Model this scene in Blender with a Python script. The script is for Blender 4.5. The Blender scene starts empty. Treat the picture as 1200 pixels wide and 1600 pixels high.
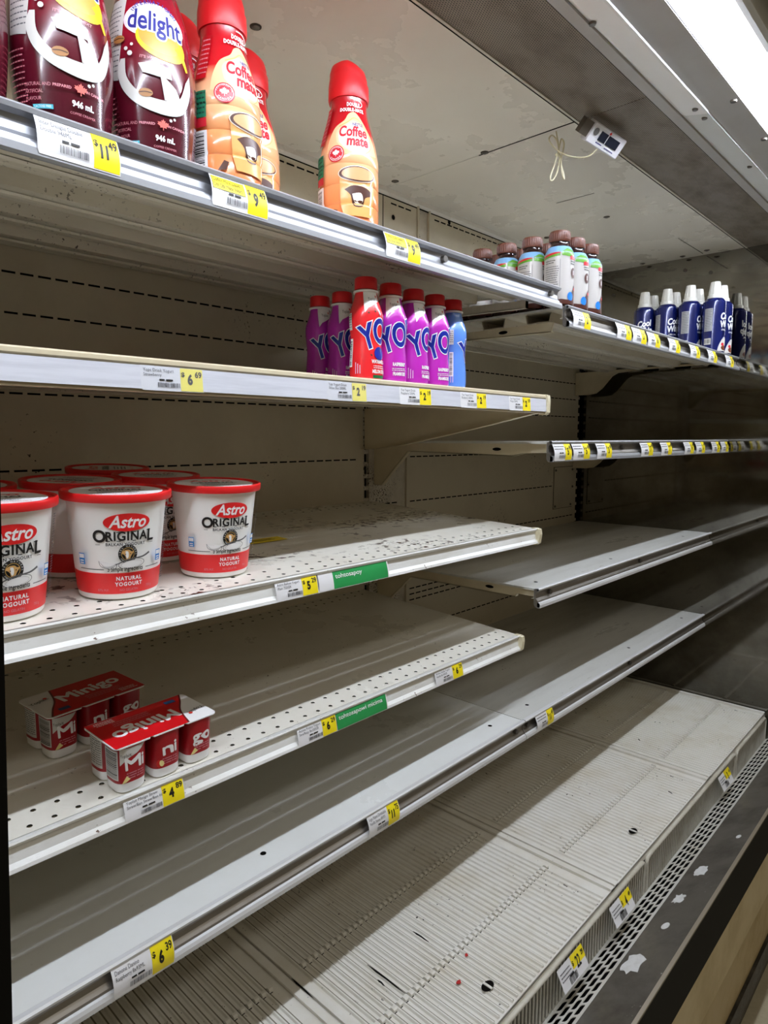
import bpy, bmesh, math, random
from mathutils import Vector, Matrix
random.seed(7)
PI = math.pi
sc = bpy.context.scene
COL = sc.collection

# ------------------------------------------------------------------ camera
cam_d = bpy.data.cameras.new('camera')
cam_d.sensor_fit = 'HORIZONTAL'
cam_d.sensor_width = 36.0
cam_d.lens = 36.0 * 1025.0 / 1200.0
cam_d.clip_start = 0.02
cam = bpy.data.objects.new('camera', cam_d)
COL.objects.link(cam)
A, P = math.radians(43.1), math.atan(116 / 1025.0)
Fv = Vector((math.cos(A) * math.cos(P), math.sin(A) * math.cos(P), -math.sin(P)))
Rv = Vector((math.sin(A), -math.cos(A), 0))
Uv = Rv.cross(Fv)
mw = Matrix((Rv, Uv, -Fv)).transposed().to_4x4()
mw.translation = Vector((0, 0, 1.40))
cam.matrix_world = mw
sc.camera = cam

# ------------------------------------------------------------------ light and exposure
LAMP_STRENGTH = 126.0
sc.cycles.max_bounces = 20
sc.cycles.diffuse_bounces = 10
sc.cycles.glossy_bounces = 6
AMBIENT = 0.17
STORE_WATTS = 6.0
vs = sc.view_settings
sc.display_settings.display_device = 'sRGB'
vs.view_transform = 'Standard'
vs.look = 'None'
vs.exposure = 0.0
vs.gamma = 1.0
vs.use_curve_mapping = False
w = bpy.data.worlds.new('store_air')
sc.world = w
w.use_nodes = True
w.node_tree.nodes['Background'].inputs[0].default_value = (1.0, 0.85, 0.62, 1)
w.node_tree.nodes['Background'].inputs[1].default_value = AMBIENT


# ------------------------------------------------------------------ materials
def lin(c):
    out = []
    for v in c[:3]:
        v = v / 255.0
        out.append(v / 12.92 if v <= 0.04045 else ((v + 0.055) / 1.055) ** 2.4)
    return (out[0], out[1], out[2], 1.0)


_mats = {}


def mat(name, rgb, rough=0.5, metal=0.0, emit=0.0, spec=0.5, coat=0.0):
    if name in _mats:
        return _mats[name]
    m = bpy.data.materials.new(name)
    m.use_nodes = True
    b = m.node_tree.nodes['Principled BSDF']
    b.inputs['Base Color'].default_value = lin(rgb)
    b.inputs['Roughness'].default_value = rough
    b.inputs['Metallic'].default_value = metal
    b.inputs['Specular IOR Level'].default_value = spec
    b.inputs['Coat Weight'].default_value = coat
    b.inputs['Coat Roughness'].default_value = 0.08
    if emit:
        b.inputs['Emission Color'].default_value = lin(rgb)
        b.inputs['Emission Strength'].default_value = emit
    _mats[name] = m
    return m


def N(m, t, **kw):
    n = m.node_tree.nodes.new(t)
    for k, v in kw.items():
        if k.startswith('i_'):
            n.inputs[k[2:].replace('_', ' ')].default_value = v
        else:
            setattr(n, k, v)
    return n


def worn(name, rgb, rough=0.45, metal=0.0, stain=(120, 105, 80), stain_amt=0.25, stain_scale=6.0, stretch=(1, 1, 1),
         speck=None, speck_scale=260.0, speck_cover=0.05, region_scale=7.0, region_cut=0.55, rough_var=0.12, bump=0.0, bump_scale=200,
         spec=0.5):
    """paint or metal with soft stains and small dark specks that come in patches"""
    if name in _mats:
        return _mats[name]
    m = mat(name, rgb, rough, metal, spec=spec)
    L = m.node_tree.links.new
    b = m.node_tree.nodes['Principled BSDF']
    tc = N(m, 'ShaderNodeTexCoord')
    mp = N(m, 'ShaderNodeMapping')
    mp.inputs['Scale'].default_value = stretch
    L(tc.outputs['Object'], mp.inputs[0])
    n1 = N(m, 'ShaderNodeTexNoise', i_Scale=stain_scale, i_Detail=6.0, i_Roughness=0.65)
    L(mp.outputs[0], n1.inputs['Vector'])
    r1 = N(m, 'ShaderNodeMapRange', i_From_Min=0.45, i_From_Max=0.8, i_To_Min=0.0, i_To_Max=stain_amt)
    L(n1.outputs[0], r1.inputs[0])
    mx = N(m, 'ShaderNodeMix', data_type='RGBA')
    mx.inputs[6].default_value = lin(rgb)
    mx.inputs[7].default_value = lin(stain)
    L(r1.outputs[0], mx.inputs[0])
    last = mx.outputs[2]
    if speck:
        n2 = N(m, 'ShaderNodeTexNoise', i_Scale=speck_scale, i_Detail=2.0, i_Roughness=0.5)
        L(tc.outputs['Object'], n2.inputs['Vector'])
        n3 = N(m, 'ShaderNodeTexNoise', i_Scale=region_scale, i_Detail=3.0, i_Roughness=0.6)
        L(tc.outputs['Object'], n3.inputs['Vector'])
        r2 = N(m, 'ShaderNodeMapRange', i_From_Min=0.70 - speck_cover, i_From_Max=0.725 - speck_cover)
        L(n2.outputs[0], r2.inputs[0])
        r3 = N(m, 'ShaderNodeMapRange', i_From_Min=region_cut, i_From_Max=region_cut + 0.1)
        L(n3.outputs[0], r3.inputs[0])
        mu = N(m, 'ShaderNodeMath', operation='MULTIPLY')
        L(r2.outputs[0], mu.inputs[0])
        L(r3.outputs[0], mu.inputs[1])
        m2 = N(m, 'ShaderNodeMix', data_type='RGBA')
        m2.inputs[7].default_value = lin(speck)
        L(last, m2.inputs[6])
        L(mu.outputs[0], m2.inputs[0])
        last = m2.outputs[2]
    L(last, b.inputs['Base Color'])
    rr = N(m, 'ShaderNodeMapRange', i_From_Min=0.35, i_From_Max=0.7, i_To_Min=max(0.02, rough - rough_var), i_To_Max=rough + rough_var)
    L(n1.outputs[0], rr.inputs[0])
    L(rr.outputs[0], b.inputs['Roughness'])
    if bump:
        nb = N(m, 'ShaderNodeTexNoise', i_Scale=bump_scale, i_Detail=3.0)
        L(tc.outputs['Object'], nb.inputs['Vector'])
        bp = N(m, 'ShaderNodeBump', i_Strength=bump, i_Distance=0.001)
        L(nb.outputs[0], bp.inputs['Height'])
        L(bp.outputs[0], b.inputs['Normal'])
    return m


def mirrorish():
    m = worn('scratched_stainless_steel', (140, 137, 129), rough=0.065, metal=1.0, stain=(84, 80, 72), stain_amt=0.9,
             stain_scale=4.5, rough_var=0.04)
    return m


def honeycomb():
    m = worn('honeycomb_grille_sheet', (150, 138, 122), rough=0.55, stain=(96, 80, 62), stain_amt=0.75, stain_scale=9.0, stretch=(1, 2.2, 1))
    L = m.node_tree.links.new
    b = m.node_tree.nodes['Principled BSDF']
    src = b.inputs['Base Color'].links[0].from_socket
    tc = N(m, 'ShaderNodeTexCoord')
    mp = N(m, 'ShaderNodeMapping')
    mp.inputs['Scale'].default_value = (210, 320, 1)
    mp.inputs['Rotation'].default_value = (0, 0, 0)
    L(tc.outputs['Object'], mp.inputs[0])
    br = N(m, 'ShaderNodeTexBrick', i_Scale=1.0, i_Mortar_Size=0.16, i_Brick_Width=1.0, i_Row_Height=1.0, i_Mortar_Smooth=0.3)
    br.inputs['Color1'].default_value = (0.25, 0.25, 0.25, 1)
    br.inputs['Color2'].default_value = (0.25, 0.25, 0.25, 1)
    br.inputs['Mortar'].default_value = (1, 1, 1, 1)
    L(mp.outputs[0], br.inputs['Vector'])
    mx = N(m, 'ShaderNodeMix', data_type='RGBA', blend_type='MULTIPLY')
    mx.inputs[0].default_value = 1.0
    L(src, mx.inputs[6])
    L(br.outputs[0], mx.inputs[7])
    L(mx.outputs[2], b.inputs['Base Color'])
    return m


def gradient_z(name, stops, z0, z1, rough=0.28, coat=0.4):
    m = mat(name, (255, 255, 255), rough, coat=coat)
    L = m.node_tree.links.new
    b = m.node_tree.nodes['Principled BSDF']
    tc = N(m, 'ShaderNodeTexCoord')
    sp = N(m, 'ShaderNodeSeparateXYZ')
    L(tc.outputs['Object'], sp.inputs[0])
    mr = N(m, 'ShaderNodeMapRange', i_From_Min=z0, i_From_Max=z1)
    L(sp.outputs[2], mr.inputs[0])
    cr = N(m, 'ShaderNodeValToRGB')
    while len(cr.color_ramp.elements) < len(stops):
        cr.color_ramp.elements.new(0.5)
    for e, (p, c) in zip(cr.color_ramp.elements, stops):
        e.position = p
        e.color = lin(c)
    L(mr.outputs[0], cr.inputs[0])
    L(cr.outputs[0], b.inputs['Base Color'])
    return m


WALL = worn('cream_back_panel_paint', (206, 196, 172), rough=0.42, stain=(120, 104, 80), stain_amt=0.35, stain_scale=3.0,
            speck=(45, 32, 20), speck_scale=170, speck_cover=0.03, region_scale=5, region_cut=0.56)
UPR = worn('speckled_upright_paint', (204, 196, 178), rough=0.5, stain=(110, 92, 70), stain_amt=0.5, stain_scale=14.0,
           speck=(52, 38, 26), speck_scale=230, speck_cover=0.13, region_scale=9, region_cut=0.42)
CEIL = worn('grey_ceiling_panel_paint', (226, 222, 212), rough=0.28, stain=(190, 184, 168), stain_amt=0.2, stain_scale=3.0, rough_var=0.03,
            speck=(60, 50, 40), speck_scale=120, speck_cover=0.0, region_scale=4, region_cut=0.6)
STEEL = mirrorish()
BLACK = mat('black_slot_shadow_gap', (8, 7, 6), 0.9, spec=0.1)
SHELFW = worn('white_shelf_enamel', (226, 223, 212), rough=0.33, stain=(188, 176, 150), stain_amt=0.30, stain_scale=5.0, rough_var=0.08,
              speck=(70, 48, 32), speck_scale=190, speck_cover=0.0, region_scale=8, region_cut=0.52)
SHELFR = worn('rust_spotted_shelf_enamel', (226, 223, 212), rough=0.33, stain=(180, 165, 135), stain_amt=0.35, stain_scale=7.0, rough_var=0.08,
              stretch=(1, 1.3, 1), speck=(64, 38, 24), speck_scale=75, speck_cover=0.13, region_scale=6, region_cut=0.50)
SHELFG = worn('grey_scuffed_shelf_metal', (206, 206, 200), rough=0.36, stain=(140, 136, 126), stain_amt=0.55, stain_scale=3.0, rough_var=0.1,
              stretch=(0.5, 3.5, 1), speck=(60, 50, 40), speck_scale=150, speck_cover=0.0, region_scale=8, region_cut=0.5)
UNDER = worn('shelf_underside_metal', (208, 201, 184), rough=0.4, stain=(118, 102, 78), stain_amt=0.5, stain_scale=5.0, stretch=(0.4, 3, 1),
             speck=(50, 36, 24), speck_scale=200, speck_cover=0.06, region_scale=6, region_cut=0.52)
ALU = worn('brushed_aluminium_rail', (160, 162, 167), rough=0.50, metal=0.85, stain=(150, 148, 145), stain_amt=0.4, stain_scale=20, stretch=(0.2, 1, 1), rough_var=0.08)
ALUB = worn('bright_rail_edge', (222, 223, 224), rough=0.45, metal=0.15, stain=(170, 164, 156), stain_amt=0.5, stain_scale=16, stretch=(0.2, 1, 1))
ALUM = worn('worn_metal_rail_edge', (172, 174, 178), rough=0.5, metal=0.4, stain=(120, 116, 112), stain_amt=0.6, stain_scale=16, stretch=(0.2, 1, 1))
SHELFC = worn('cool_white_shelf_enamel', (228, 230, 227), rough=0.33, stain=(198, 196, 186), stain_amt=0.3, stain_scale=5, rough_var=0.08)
ALUD = worn('dull_aluminium_rail', (150, 146, 140), rough=0.38, metal=0.8, stain=(96, 88, 78), stain_amt=0.6, stain_scale=14, stretch=(0.2, 1, 1), rough_var=0.1)
RAILW = worn('scuffed_white_rail', (234, 235, 232), rough=0.35, stain=(176, 164, 140), stain_amt=0.4, stain_scale=12, stretch=(0.5, 1, 1),
             speck=(90, 66, 44), speck_scale=240, speck_cover=0.04, region_scale=12, region_cut=0.55)
RAILB = worn('silver_white_rail_insert', (214, 216, 224), rough=0.4, stain=(170, 172, 182), stain_amt=0.7, stain_scale=26, stretch=(0.25, 1, 4))
CREAM = worn('aged_cream_enamel', (216, 204, 174), rough=0.4, stain=(150, 128, 92), stain_amt=0.4, stain_scale=6)
YCAP = worn('yellowed_plastic_end_cap', (222, 214, 184), rough=0.45, stain=(160, 132, 84), stain_amt=0.5, stain_scale=40)
BASK = worn('white_basket_enamel', (228, 226, 218), rough=0.42, stain=(176, 158, 112), stain_amt=0.45, stain_scale=6,
            speck=(38, 30, 22), speck_scale=150, speck_cover=0.0, region_scale=7, region_cut=0.48)
FENCE = worn('dingy_fence_enamel', (204, 200, 186), rough=0.42, stain=(142, 128, 96), stain_amt=0.6, stain_scale=16)
DECK = worn('dark_worn_steel_deck', (108, 103, 94), rough=0.45, metal=0.35, stain=(62, 55, 46), stain_amt=0.9, stain_scale=9,
            speck=(196, 194, 186), speck_scale=120, speck_cover=0.0, region_scale=10, region_cut=0.55)
DECKE = mat('bright_steel_deck_edge', (205, 200, 188), 0.3, 0.9)
RUBBER = mat('black_rubber_bumper', (8, 8, 7), 0.75, spec=0.2)
BEIGE = worn('beige_front_panel', (196, 180, 140), rough=0.5, stain=(150, 130, 92), stain_amt=0.5, stain_scale=8)
BEIGE2 = worn('darker_beige_kick_panel', (176, 156, 112), rough=0.5, stain=(130, 108, 72), stain_amt=0.5, stain_scale=8)
CANP = worn('lit_white_canopy_panel', (244, 245, 246), rough=0.5, stain=(220, 218, 212), stain_amt=0.2, stain_scale=4)  # white raised to stand in for light bounced up from the shelves
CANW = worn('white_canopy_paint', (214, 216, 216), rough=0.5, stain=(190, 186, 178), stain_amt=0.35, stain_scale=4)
CANG = worn('shade_grey_canopy_paint', (180, 178, 176), rough=0.5, stain=(150, 144, 138), stain_amt=0.4, stain_scale=4)  # grey stands in for the cove's weaker light; also colours the edge strip
HONEY = honeycomb()
SCREW = mat('steel_screw_head', (110, 106, 100), 0.35, 0.9)
PAPER = mat('white_tag_paper', (236, 236, 238), 0.45)
TAGY = mat('yellow_price_paper', (250, 228, 22), 0.45)
PAPERF = mat('faded_tag_paper', (214, 216, 222), 0.5)
TAGYF = mat('faded_yellow_price_paper', (232, 222, 120), 0.5)
INK = mat('black_print_ink', (16, 15, 15), 0.5)
INKG = mat('grey_print_ink', (88, 88, 92), 0.5)
GREEN = mat('green_sign_plastic', (40, 150, 78), 0.35)
WHITE = mat('white_print', (242, 242, 242), 0.4)
LAMP = mat('lamp_diffuser_glow', (236, 243, 255), 0.5, emit=LAMP_STRENGTH)
FLOORM = worn('beige_speckled_floor_tile', (176, 166, 140), rough=0.35, stain=(140, 128, 100), stain_amt=0.6, stain_scale=20)

# ------------------------------------------------------------------ mesh helpers


class MB:
    """collects faces with materials, then links them as one mesh object"""

    def __init__(self):
        self.v, self.f, self.m, self.mats, self.sm = [], [], [], [], []

    def mi(self, m):
        if m not in self.mats:
            self.mats.append(m)
        return self.mats.index(m)

    def face(self, pts, m, smooth=False):
        i = len(self.v)
        self.v += [tuple(p) for p in pts]
        self.f.append(tuple(range(i, i + len(pts))))
        self.m.append(self.mi(m))
        self.sm.append(smooth)

    def add(self, verts, faces, m, smooth=False):
        i = len(self.v)
        self.v += [tuple(p) for p in verts]
        k = self.mi(m)
        for f in faces:
            self.f.append(tuple(i + a for a in f))
            self.m.append(k)
            self.sm.append(smooth)

    def box(self, x0, x1, y0, y1, z0, z1, m):
        vs_ = [(x, y, z) for x in (x0, x1) for y in (y0, y1) for z in (z0, z1)]
        self.add(vs_, [(0, 1, 3, 2), (4, 6, 7, 5), (0, 4, 5, 1), (2, 3, 7, 6), (0, 2, 6, 4), (1, 5, 7, 3)], m)

    def prism(self, prof, x0, x1, m, smooth=False):
        """closed profile in (y, z) extruded along x"""
        n = len(prof)
        vs_ = [(x0, y, z) for y, z in prof] + [(x1, y, z) for y, z in prof]
        fs = [(i, (i + 1) % n, n + (i + 1) % n, n + i) for i in range(n)]
        self.add(vs_, fs, m, smooth)
        self.add(vs_, [tuple(range(n)), tuple(range(2 * n - 1, n - 1, -1))], m)

    def tube(self, path, r, m, seg=8, caps=True):
        pts = [Vector(p) for p in path]
        rings = []
        prev = None
        for i, p in enumerate(pts):
            d = (pts[min(i + 1, len(pts) - 1)] - pts[max(i - 1, 0)]).normalized()
            if prev is None:
                a = Vector((0, 0, 1)) if abs(d.z) < 0.9 else Vector((1, 0, 0))
                u = d.cross(a).normalized()
            else:
                u = (prev - d * prev.dot(d)).normalized()
            prev = u
            v = d.cross(u)
            rings.append([p + (u * math.cos(2 * PI * k / seg) + v * math.sin(2 * PI * k / seg)) * r for k in range(seg)])
        vs_ = [q for rg in rings for q in rg]
        fs = []
        for i in range(len(rings) - 1):
            for k in range(seg):
                fs.append((i * seg + k, i * seg + (k + 1) % seg, (i + 1) * seg + (k + 1) % seg, (i + 1) * seg + k))
        self.add(vs_, fs, m, True)
        if caps:
            self.add(vs_, [tuple(range(seg)), tuple((len(rings) - 1) * seg + k for k in range(seg))], m)

    def lathe(self, prof, m, seg=56, c=(0, 0, 0), smooth=True):
        vs_, fs = [], []
        for r, z in prof:
            for k in range(seg):
                a = 2 * PI * k / seg
                vs_.append((c[0] + r * math.cos(a), c[1] + r * math.sin(a), c[2] + z))
        for i in range(len(prof) - 1):
            for k in range(seg):
                fs.append((i * seg + k, i * seg + (k + 1) % seg, (i + 1) * seg + (k + 1) % seg, (i + 1) * seg + k))
        self.add(vs_, fs, m, smooth)
        for e in (0, len(prof) - 1):
            if prof[e][0] > 1e-5:
                self.add(vs_, [tuple(e * seg + k for k in range(seg))], m)

    def build(self, name, parent=None, loc=None):
        me = bpy.data.meshes.new(name)
        me.from_pydata(self.v, [], self.f)
        for mm in self.mats:
            me.materials.append(mm)
        me.polygons.foreach_set('material_index', self.m)
        me.polygons.foreach_set('use_smooth', self.sm)
        bm = bmesh.new()
        bm.from_mesh(me)
        bmesh.ops.remove_doubles(bm, verts=bm.verts, dist=1e-6)
        bmesh.ops.recalc_face_normals(bm, faces=bm.faces)
        for e in bm.edges:
            if len(e.link_faces) == 2 and e.calc_face_angle(0) > 0.7:
                e.smooth = False
        bm.to_mesh(me)
        bm.free()
        me.update()
        o = bpy.data.objects.new(name, me)
        COL.objects.link(o)
        if parent is not None:
            o.parent = parent
        if loc is not None:
            o.location = loc
        return o


def tag(o, label, cat, group=None):
    if len(label.split()) > 16:
        print('LONG', label)
    o['label'] = label
    o['category'] = cat
    if group:
        o['group'] = group
    return o


def thing(name, label, cat, loc=(0, 0, 0), rot=(0, 0, 0), group=None):
    o = bpy.data.objects.new(name, None)
    COL.objects.link(o)
    o.empty_display_size = 0.02
    o.location = loc
    o.rotation_euler = rot
    return tag(o, label, cat, group)


def struct(o):
    o['kind'] = 'structure'
    return o


def copy_thing(root, loc=None, rot=None, label=None, group=None):
    c = root.copy()
    COL.objects.link(c)

    def rec(a, b):
        for ch in list(a.children):
            d = ch.copy()
            COL.objects.link(d)
            d.parent = b
            rec(ch, d)
    rec(root, c)
    if loc is not None:
        c.location = loc
    if rot is not None:
        c.rotation_euler = rot
    if label:
        c['label'] = label
    if group:
        c['group'] = group
    return c


# ---- flat 2-D print geometry
_tx = {}


def text_geo(s, size, bold=0.0, shear=0.0, align='CENTER', sx=1.0, space=1.0):
    key = (s, size, bold, shear, align, sx, space)
    if key in _tx:
        return _tx[key]
    cu = bpy.data.curves.new('t', 'FONT')
    cu.body = s
    cu.size = size
    cu.offset = bold
    cu.shear = shear
    cu.align_x = align
    cu.align_y = 'CENTER'
    cu.space_character = space
    cu.resolution_u = 2 if size < 0.010 else 5
    ob = bpy.data.objects.new('t', cu)
    me = bpy.data.meshes.new_from_object(ob)
    vs_ = [(v.co.x * sx, v.co.y) for v in me.vertices]
    fs = [tuple(p.vertices) for p in me.polygons]
    bpy.data.objects.remove(ob)
    bpy.data.curves.remove(cu)
    bpy.data.meshes.remove(me)
    _tx[key] = (vs_, fs)
    return _tx[key]


def rot2(pts, a):
    c, s = math.cos(a), math.sin(a)
    return [(x * c - y * s, x * s + y * c) for x, y in pts]


def ell(rx, ry, n=28, cx=0, cy=0, a=0):
    return [(cx + x, cy + y) for x, y in rot2([(rx * math.cos(2 * PI * k / n), ry * math.sin(2 * PI * k / n)) for k in range(n)], a)]


def rect(w_, h_, cx=0, cy=0):
    return [(cx - w_ / 2, cy - h_ / 2), (cx + w_ / 2, cy - h_ / 2), (cx + w_ / 2, cy + h_ / 2), (cx - w_ / 2, cy + h_ / 2)]


def poly_geo(pts):
    return [tuple(p) for p in pts], [tuple(range(len(pts)))]


def ring_geo(rx, ry, t, n=32, a=0, a0=0, a1=2 * PI):
    vs_, fs = [], []
    for k in range(n + 1):
        g = a0 + (a1 - a0) * k / n
        vs_ += [(rx * math.cos(g), ry * math.sin(g)), ((rx - t) * math.cos(g), (ry - t) * math.sin(g))]
    for k in range(n):
        fs.append((2 * k, 2 * k + 2, 2 * k + 3, 2 * k + 1))
    return rot2(vs_, a), fs


def stroke_geo(pts, t0, t1=None):
    t1 = t0 if t1 is None else t1
    vs_, fs = [], []
    n = len(pts)
    for i, (x, y) in enumerate(pts):
        x0, y0 = pts[max(0, i - 1)]
        x1, y1 = pts[min(n - 1, i + 1)]
        d = math.hypot(x1 - x0, y1 - y0) or 1
        t = (t0 + (t1 - t0) * i / (n - 1)) / 2
        nx, ny = -(y1 - y0) / d * t, (x1 - x0) / d * t
        vs_ += [(x + nx, y + ny), (x - nx, y - ny)]
    for i in range(n - 1):
        fs.append((2 * i, 2 * i + 2, 2 * i + 3, 2 * i + 1))
    return vs_, fs


def curve2(pts, n=10):
    """smooth polyline through points"""
    out = []
    for i in range(len(pts) - 1):
        p0, p1, p2, p3 = pts[max(i - 1, 0)], pts[i], pts[i + 1], pts[min(i + 2, len(pts) - 1)]
        for k in range(n):
            t = k / n
            out.append(tuple(0.5 * ((2 * b) + (-a + c) * t + (2 * a - 5 * b + 4 * c - d) * t * t + (-a + 3 * b - 3 * c + d) * t ** 3)
                             for a, b, c, d in zip(p0, p1, p2, p3)))
    out.append(tuple(pts[-1]))
    return out


LEAF = [(0, 1), (.16, .68), (.34, .78), (.28, .38), (.52, .58), (.6, .44), (.9, .5), (.78, .26), (.95, .12), (.48, -.2), (.54, -.42), (.06, -.34), (.06, -.8)]
LEAF = LEAF + [(-x, y) for x, y in reversed(LEAF[1:])]


class Print:
    """flat marks laid over a curved or flat surface by a mapping (x, y, lift) -> (X, Y, Z)"""

    def __init__(self, fmap, step=0.004):
        self.mb, self.fmap, self.step, self.k = MB(), fmap, step, 0

    def geo(self, g, m, x=0, y=0, a=0, lift=None, s=1.0):
        vs_, fs = g
        if not vs_:
            return self
        vs_ = [(px * s, py * s) for px, py in vs_]
        if a:
            vs_ = rot2(vs_, a)
        vs_ = [(px + x, py + y) for px, py in vs_]
        self.k += 1
        lf = lift if lift is not None else 0.0003 + 0.00006 * self.k
        bm = bmesh.new()
        bv = [bm.verts.new((px, py, 0)) for px, py in vs_]
        for f in fs:
            try:
                bm.faces.new([bv[i] for i in f])
            except ValueError:
                pass
        for f in bm.faces:
            f.normal_update()
        bmesh.ops.triangulate(bm, faces=[f for f in bm.faces if len(f.verts) > 4])
        if self.step:
            xs = [v.co.x for v in bm.verts]
            ys = [v.co.y for v in bm.verts]
            for ax, (lo, hi) in enumerate(((min(xs), max(xs)), (min(ys), max(ys)))):
                q = math.floor(lo / self.step) + 1
                while q * self.step < hi:
                    co = (q * self.step, 0, 0) if ax == 0 else (0, q * self.step, 0)
                    no = (1, 0, 0) if ax == 0 else (0, 1, 0)
                    bmesh.ops.bisect_plane(bm, geom=bm.verts[:] + bm.edges[:] + bm.faces[:], plane_co=co, plane_no=no)
                    q += 1
        bm.verts.index_update()
        pts = [self.fmap(v.co.x, v.co.y, lf) for v in bm.verts]
        self.mb.add(pts, [tuple(v.index for v in f.verts) for f in bm.faces], m, True)
        bm.free()
        return self

    def text(self, s, size, m, x=0, y=0, a=0, bold=0.0, shear=0.0, align='CENTER', sx=1.0, space=1.0, lift=None):
        return self.geo(text_geo(s, size, bold, shear, align, sx, space), m, x, y, a, lift)

    def fat(self, s, size, m, x, y, d, a=0, sx=1.0):
        for dx, dy in ((-d, 0), (d, 0), (0, d), (0, -d), (d * .7, d * .7), (-d * .7, -d * .7), (-d * .7, d * .7), (d * .7, -d * .7), (0, 0)):
            self.text(s, size, m, x + dx, y + dy, a=a, sx=sx)
            self.k -= 0.7
        return self

    def poly(self, pts, m, x=0, y=0, a=0, lift=None, s=1.0):
        return self.geo(poly_geo(pts), m, x, y, a, lift, s)

    def lines(self, x0, y0, w_, n, dy, t, m, jit=0.3):
        """rows of small text-like dashes"""
        vs_, fs = [], []
        for i in range(n):
            x = x0
            while x < x0 + w_ * (1 - random.random() * jit * 0.6):
                L = random.uniform(0.0012, 0.0045)
                L = min(L, x0 + w_ - x)
                if L < 0.0005:
                    break
                q = len(vs_)
                y = y0 - i * dy
                vs_ += [(x, y), (x + L, y), (x + L, y + t), (x, y + t)]
                fs.append((q, q + 1, q + 2, q + 3))
                x += L + 0.0007
        return self.geo((vs_, fs), m)

    def bars(self, x0, y0, w_, h_, m, n=18):
        vs_, fs = [], []
        x = x0
        for i in range(n):
            t = w_ / n * random.uniform(0.25, 0.75)
            q = len(vs_)
            vs_ += [(x, y0), (x + t, y0), (x + t, y0 + h_), (x, y0 + h_)]
            fs.append((q, q + 1, q + 2, q + 3))
            x += w_ / n
        return self.geo((vs_, fs), m)

    def build(self, name, parent=None):
        o = self.mb.build(name, parent)
        return o


def wrapmap(prof, a0):
    """cylinder map; prof = [(r, z)...] outer profile sorted by z, a0 = facing angle"""
    pr = sorted(prof, key=lambda q: q[1])

    def rf(z):
        if z <= pr[0][1]:
            return pr[0][0]
        for (r0, z0), (r1, z1) in zip(pr, pr[1:]):
            if z <= z1:
                return r0 if z1 == z0 else r0 + (r1 - r0) * (z - z0) / (z1 - z0)
        return pr[-1][0]
    rmax = max(r for r, z in pr)

    def f(x, y, lf):
        r = rf(y)
        ang = a0 + x / rmax
        return ((r + lf) * math.cos(ang), (r + lf) * math.sin(ang), y)
    return f


def toward(x, y, off=0.0):
    """angle at which a thing at x, y faces the shopper standing in the aisle, plus an offset in degrees"""
    return math.atan2(-y, -x) + math.radians(off)


def soft(prof, n=6):
    return curve2(prof, n)


# ------------------------------------------------------------------ setting: the case shell
X0, X1 = -0.55, 2.30          # left limit and the steel end wall
YB = 1.145                    # back panels
ZC = 1.984                    # ceiling of the case


def slot_rows(mb, rows, x0, x1, y, pitch=0.0265, dash=0.0195, h=0.0032):
    for z in rows:
        x = x0
        while x + dash < x1:
            mb.box(x, x + dash, y - 0.0006, y + 0.002, z - h / 2, z + h / 2, BLACK)
            x += pitch


mb = MB()
mb.box(X0, 1.149, YB, YB + 0.02, 0.35, 1.70, WALL)
mb.box(1.168, 1.296, YB - 0.001, YB + 0.02, 0.35, 1.70, UPR)
mb.box(1.296, 1.312, YB + 0.006, YB + 0.02, 0.35, 1.70, UPR)
mb.box(1.312, 2.268, YB, YB + 0.02, 0.35, 1.70, WALL)
mb.box(1.149, 1.168, YB + 0.01, YB + 0.02, 0.35, 1.70, BLACK)
mb.box(2.268, X1, YB + 0.01, YB + 0.02, 0.35, 1.70, BLACK)
# metal bridges between the slots of the two slotted standards
z = 0.40
while z < 1.69:
    mb.box(1.149, 1.168, YB + 0.002, YB + 0.012, z, z + 0.010, UPR)
    mb.box(1.151, 1.153, YB + 0.001, YB + 0.012, z, z + 0.03, UPR)
    mb.box(2.268, 2.282, YB + 0.002, YB + 0.012, z, z + 0.010, UPR)
    z += 0.030
rows = [1.656, 1.594, 1.537, 1.470, 1.347, 1.232, 1.116, 0.990, 0.935, 0.880, 0.765, 0.650]
slot_rows(mb, rows, X0 + 0.01, 1.125, YB)
slot_rows(mb, [1.594, 1.537, 1.475, 1.350, 1.116, 0.992, 0.976, 0.960, 0.880, 0.765, 0.650], 1.325, 2.262, YB)
slot_rows(mb, [1.231], 1.325, 2.09, YB)
slot_rows(mb, [1.232], 1.225, 1.285, YB - 0.001)
# upper back panel, a little nearer
YU = 1.105
mb.box(X0, 1.178, YU, YB, 1.70, ZC, WALL)
mb.box(1.178, 1.30, YU, YB, 1.70, ZC, WALL)
mb.box(1.30, 1.306, YU - 0.004, YU, 1.70, ZC, WALL)
mb.box(1.300, 1.352, YU + 0.004, YB, 1.70, ZC, UPR)
mb.box(1.346, 1.352, YU - 0.003, YU + 0.004, 1.70, ZC, WALL)
mb.box(1.352, X1, YU, YB, 1.70, ZC, WALL)
slot_rows(mb, [1.955], X0 + 0.01, 1.12, YU)
slot_rows(mb, [1.955], 1.205, 1.285, YU)
slot_rows(mb, [1.955], 1.37, 2.26, YU)
mb.box(X0, X1, YU - 0.0004, YU + 0.001, 1.966, 1.9685, BLACK)
mb.box(1.176, 1.178, YU - 0.0005, YU + 0.001, 1.70, 1.966, BLACK)
for p in ((1.212, 1.924), (1.43, 1.962), (2.0, 1.962)):
    mb.add(*[(lambda e: ([(p[0] + a, YU - 0.0015, p[1] + b) for a, b in e], [tuple(range(len(e)))]))(ell(0.006, 0.006, 12))][0], BLACK)
struct(mb.build('wall_back'))

mb = MB()
mb.box(X1, X1 + 0.03, 0.30, YB + 0.02, 0.0, 2.10, STEEL)
struct(mb.build('wall_right'))

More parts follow.
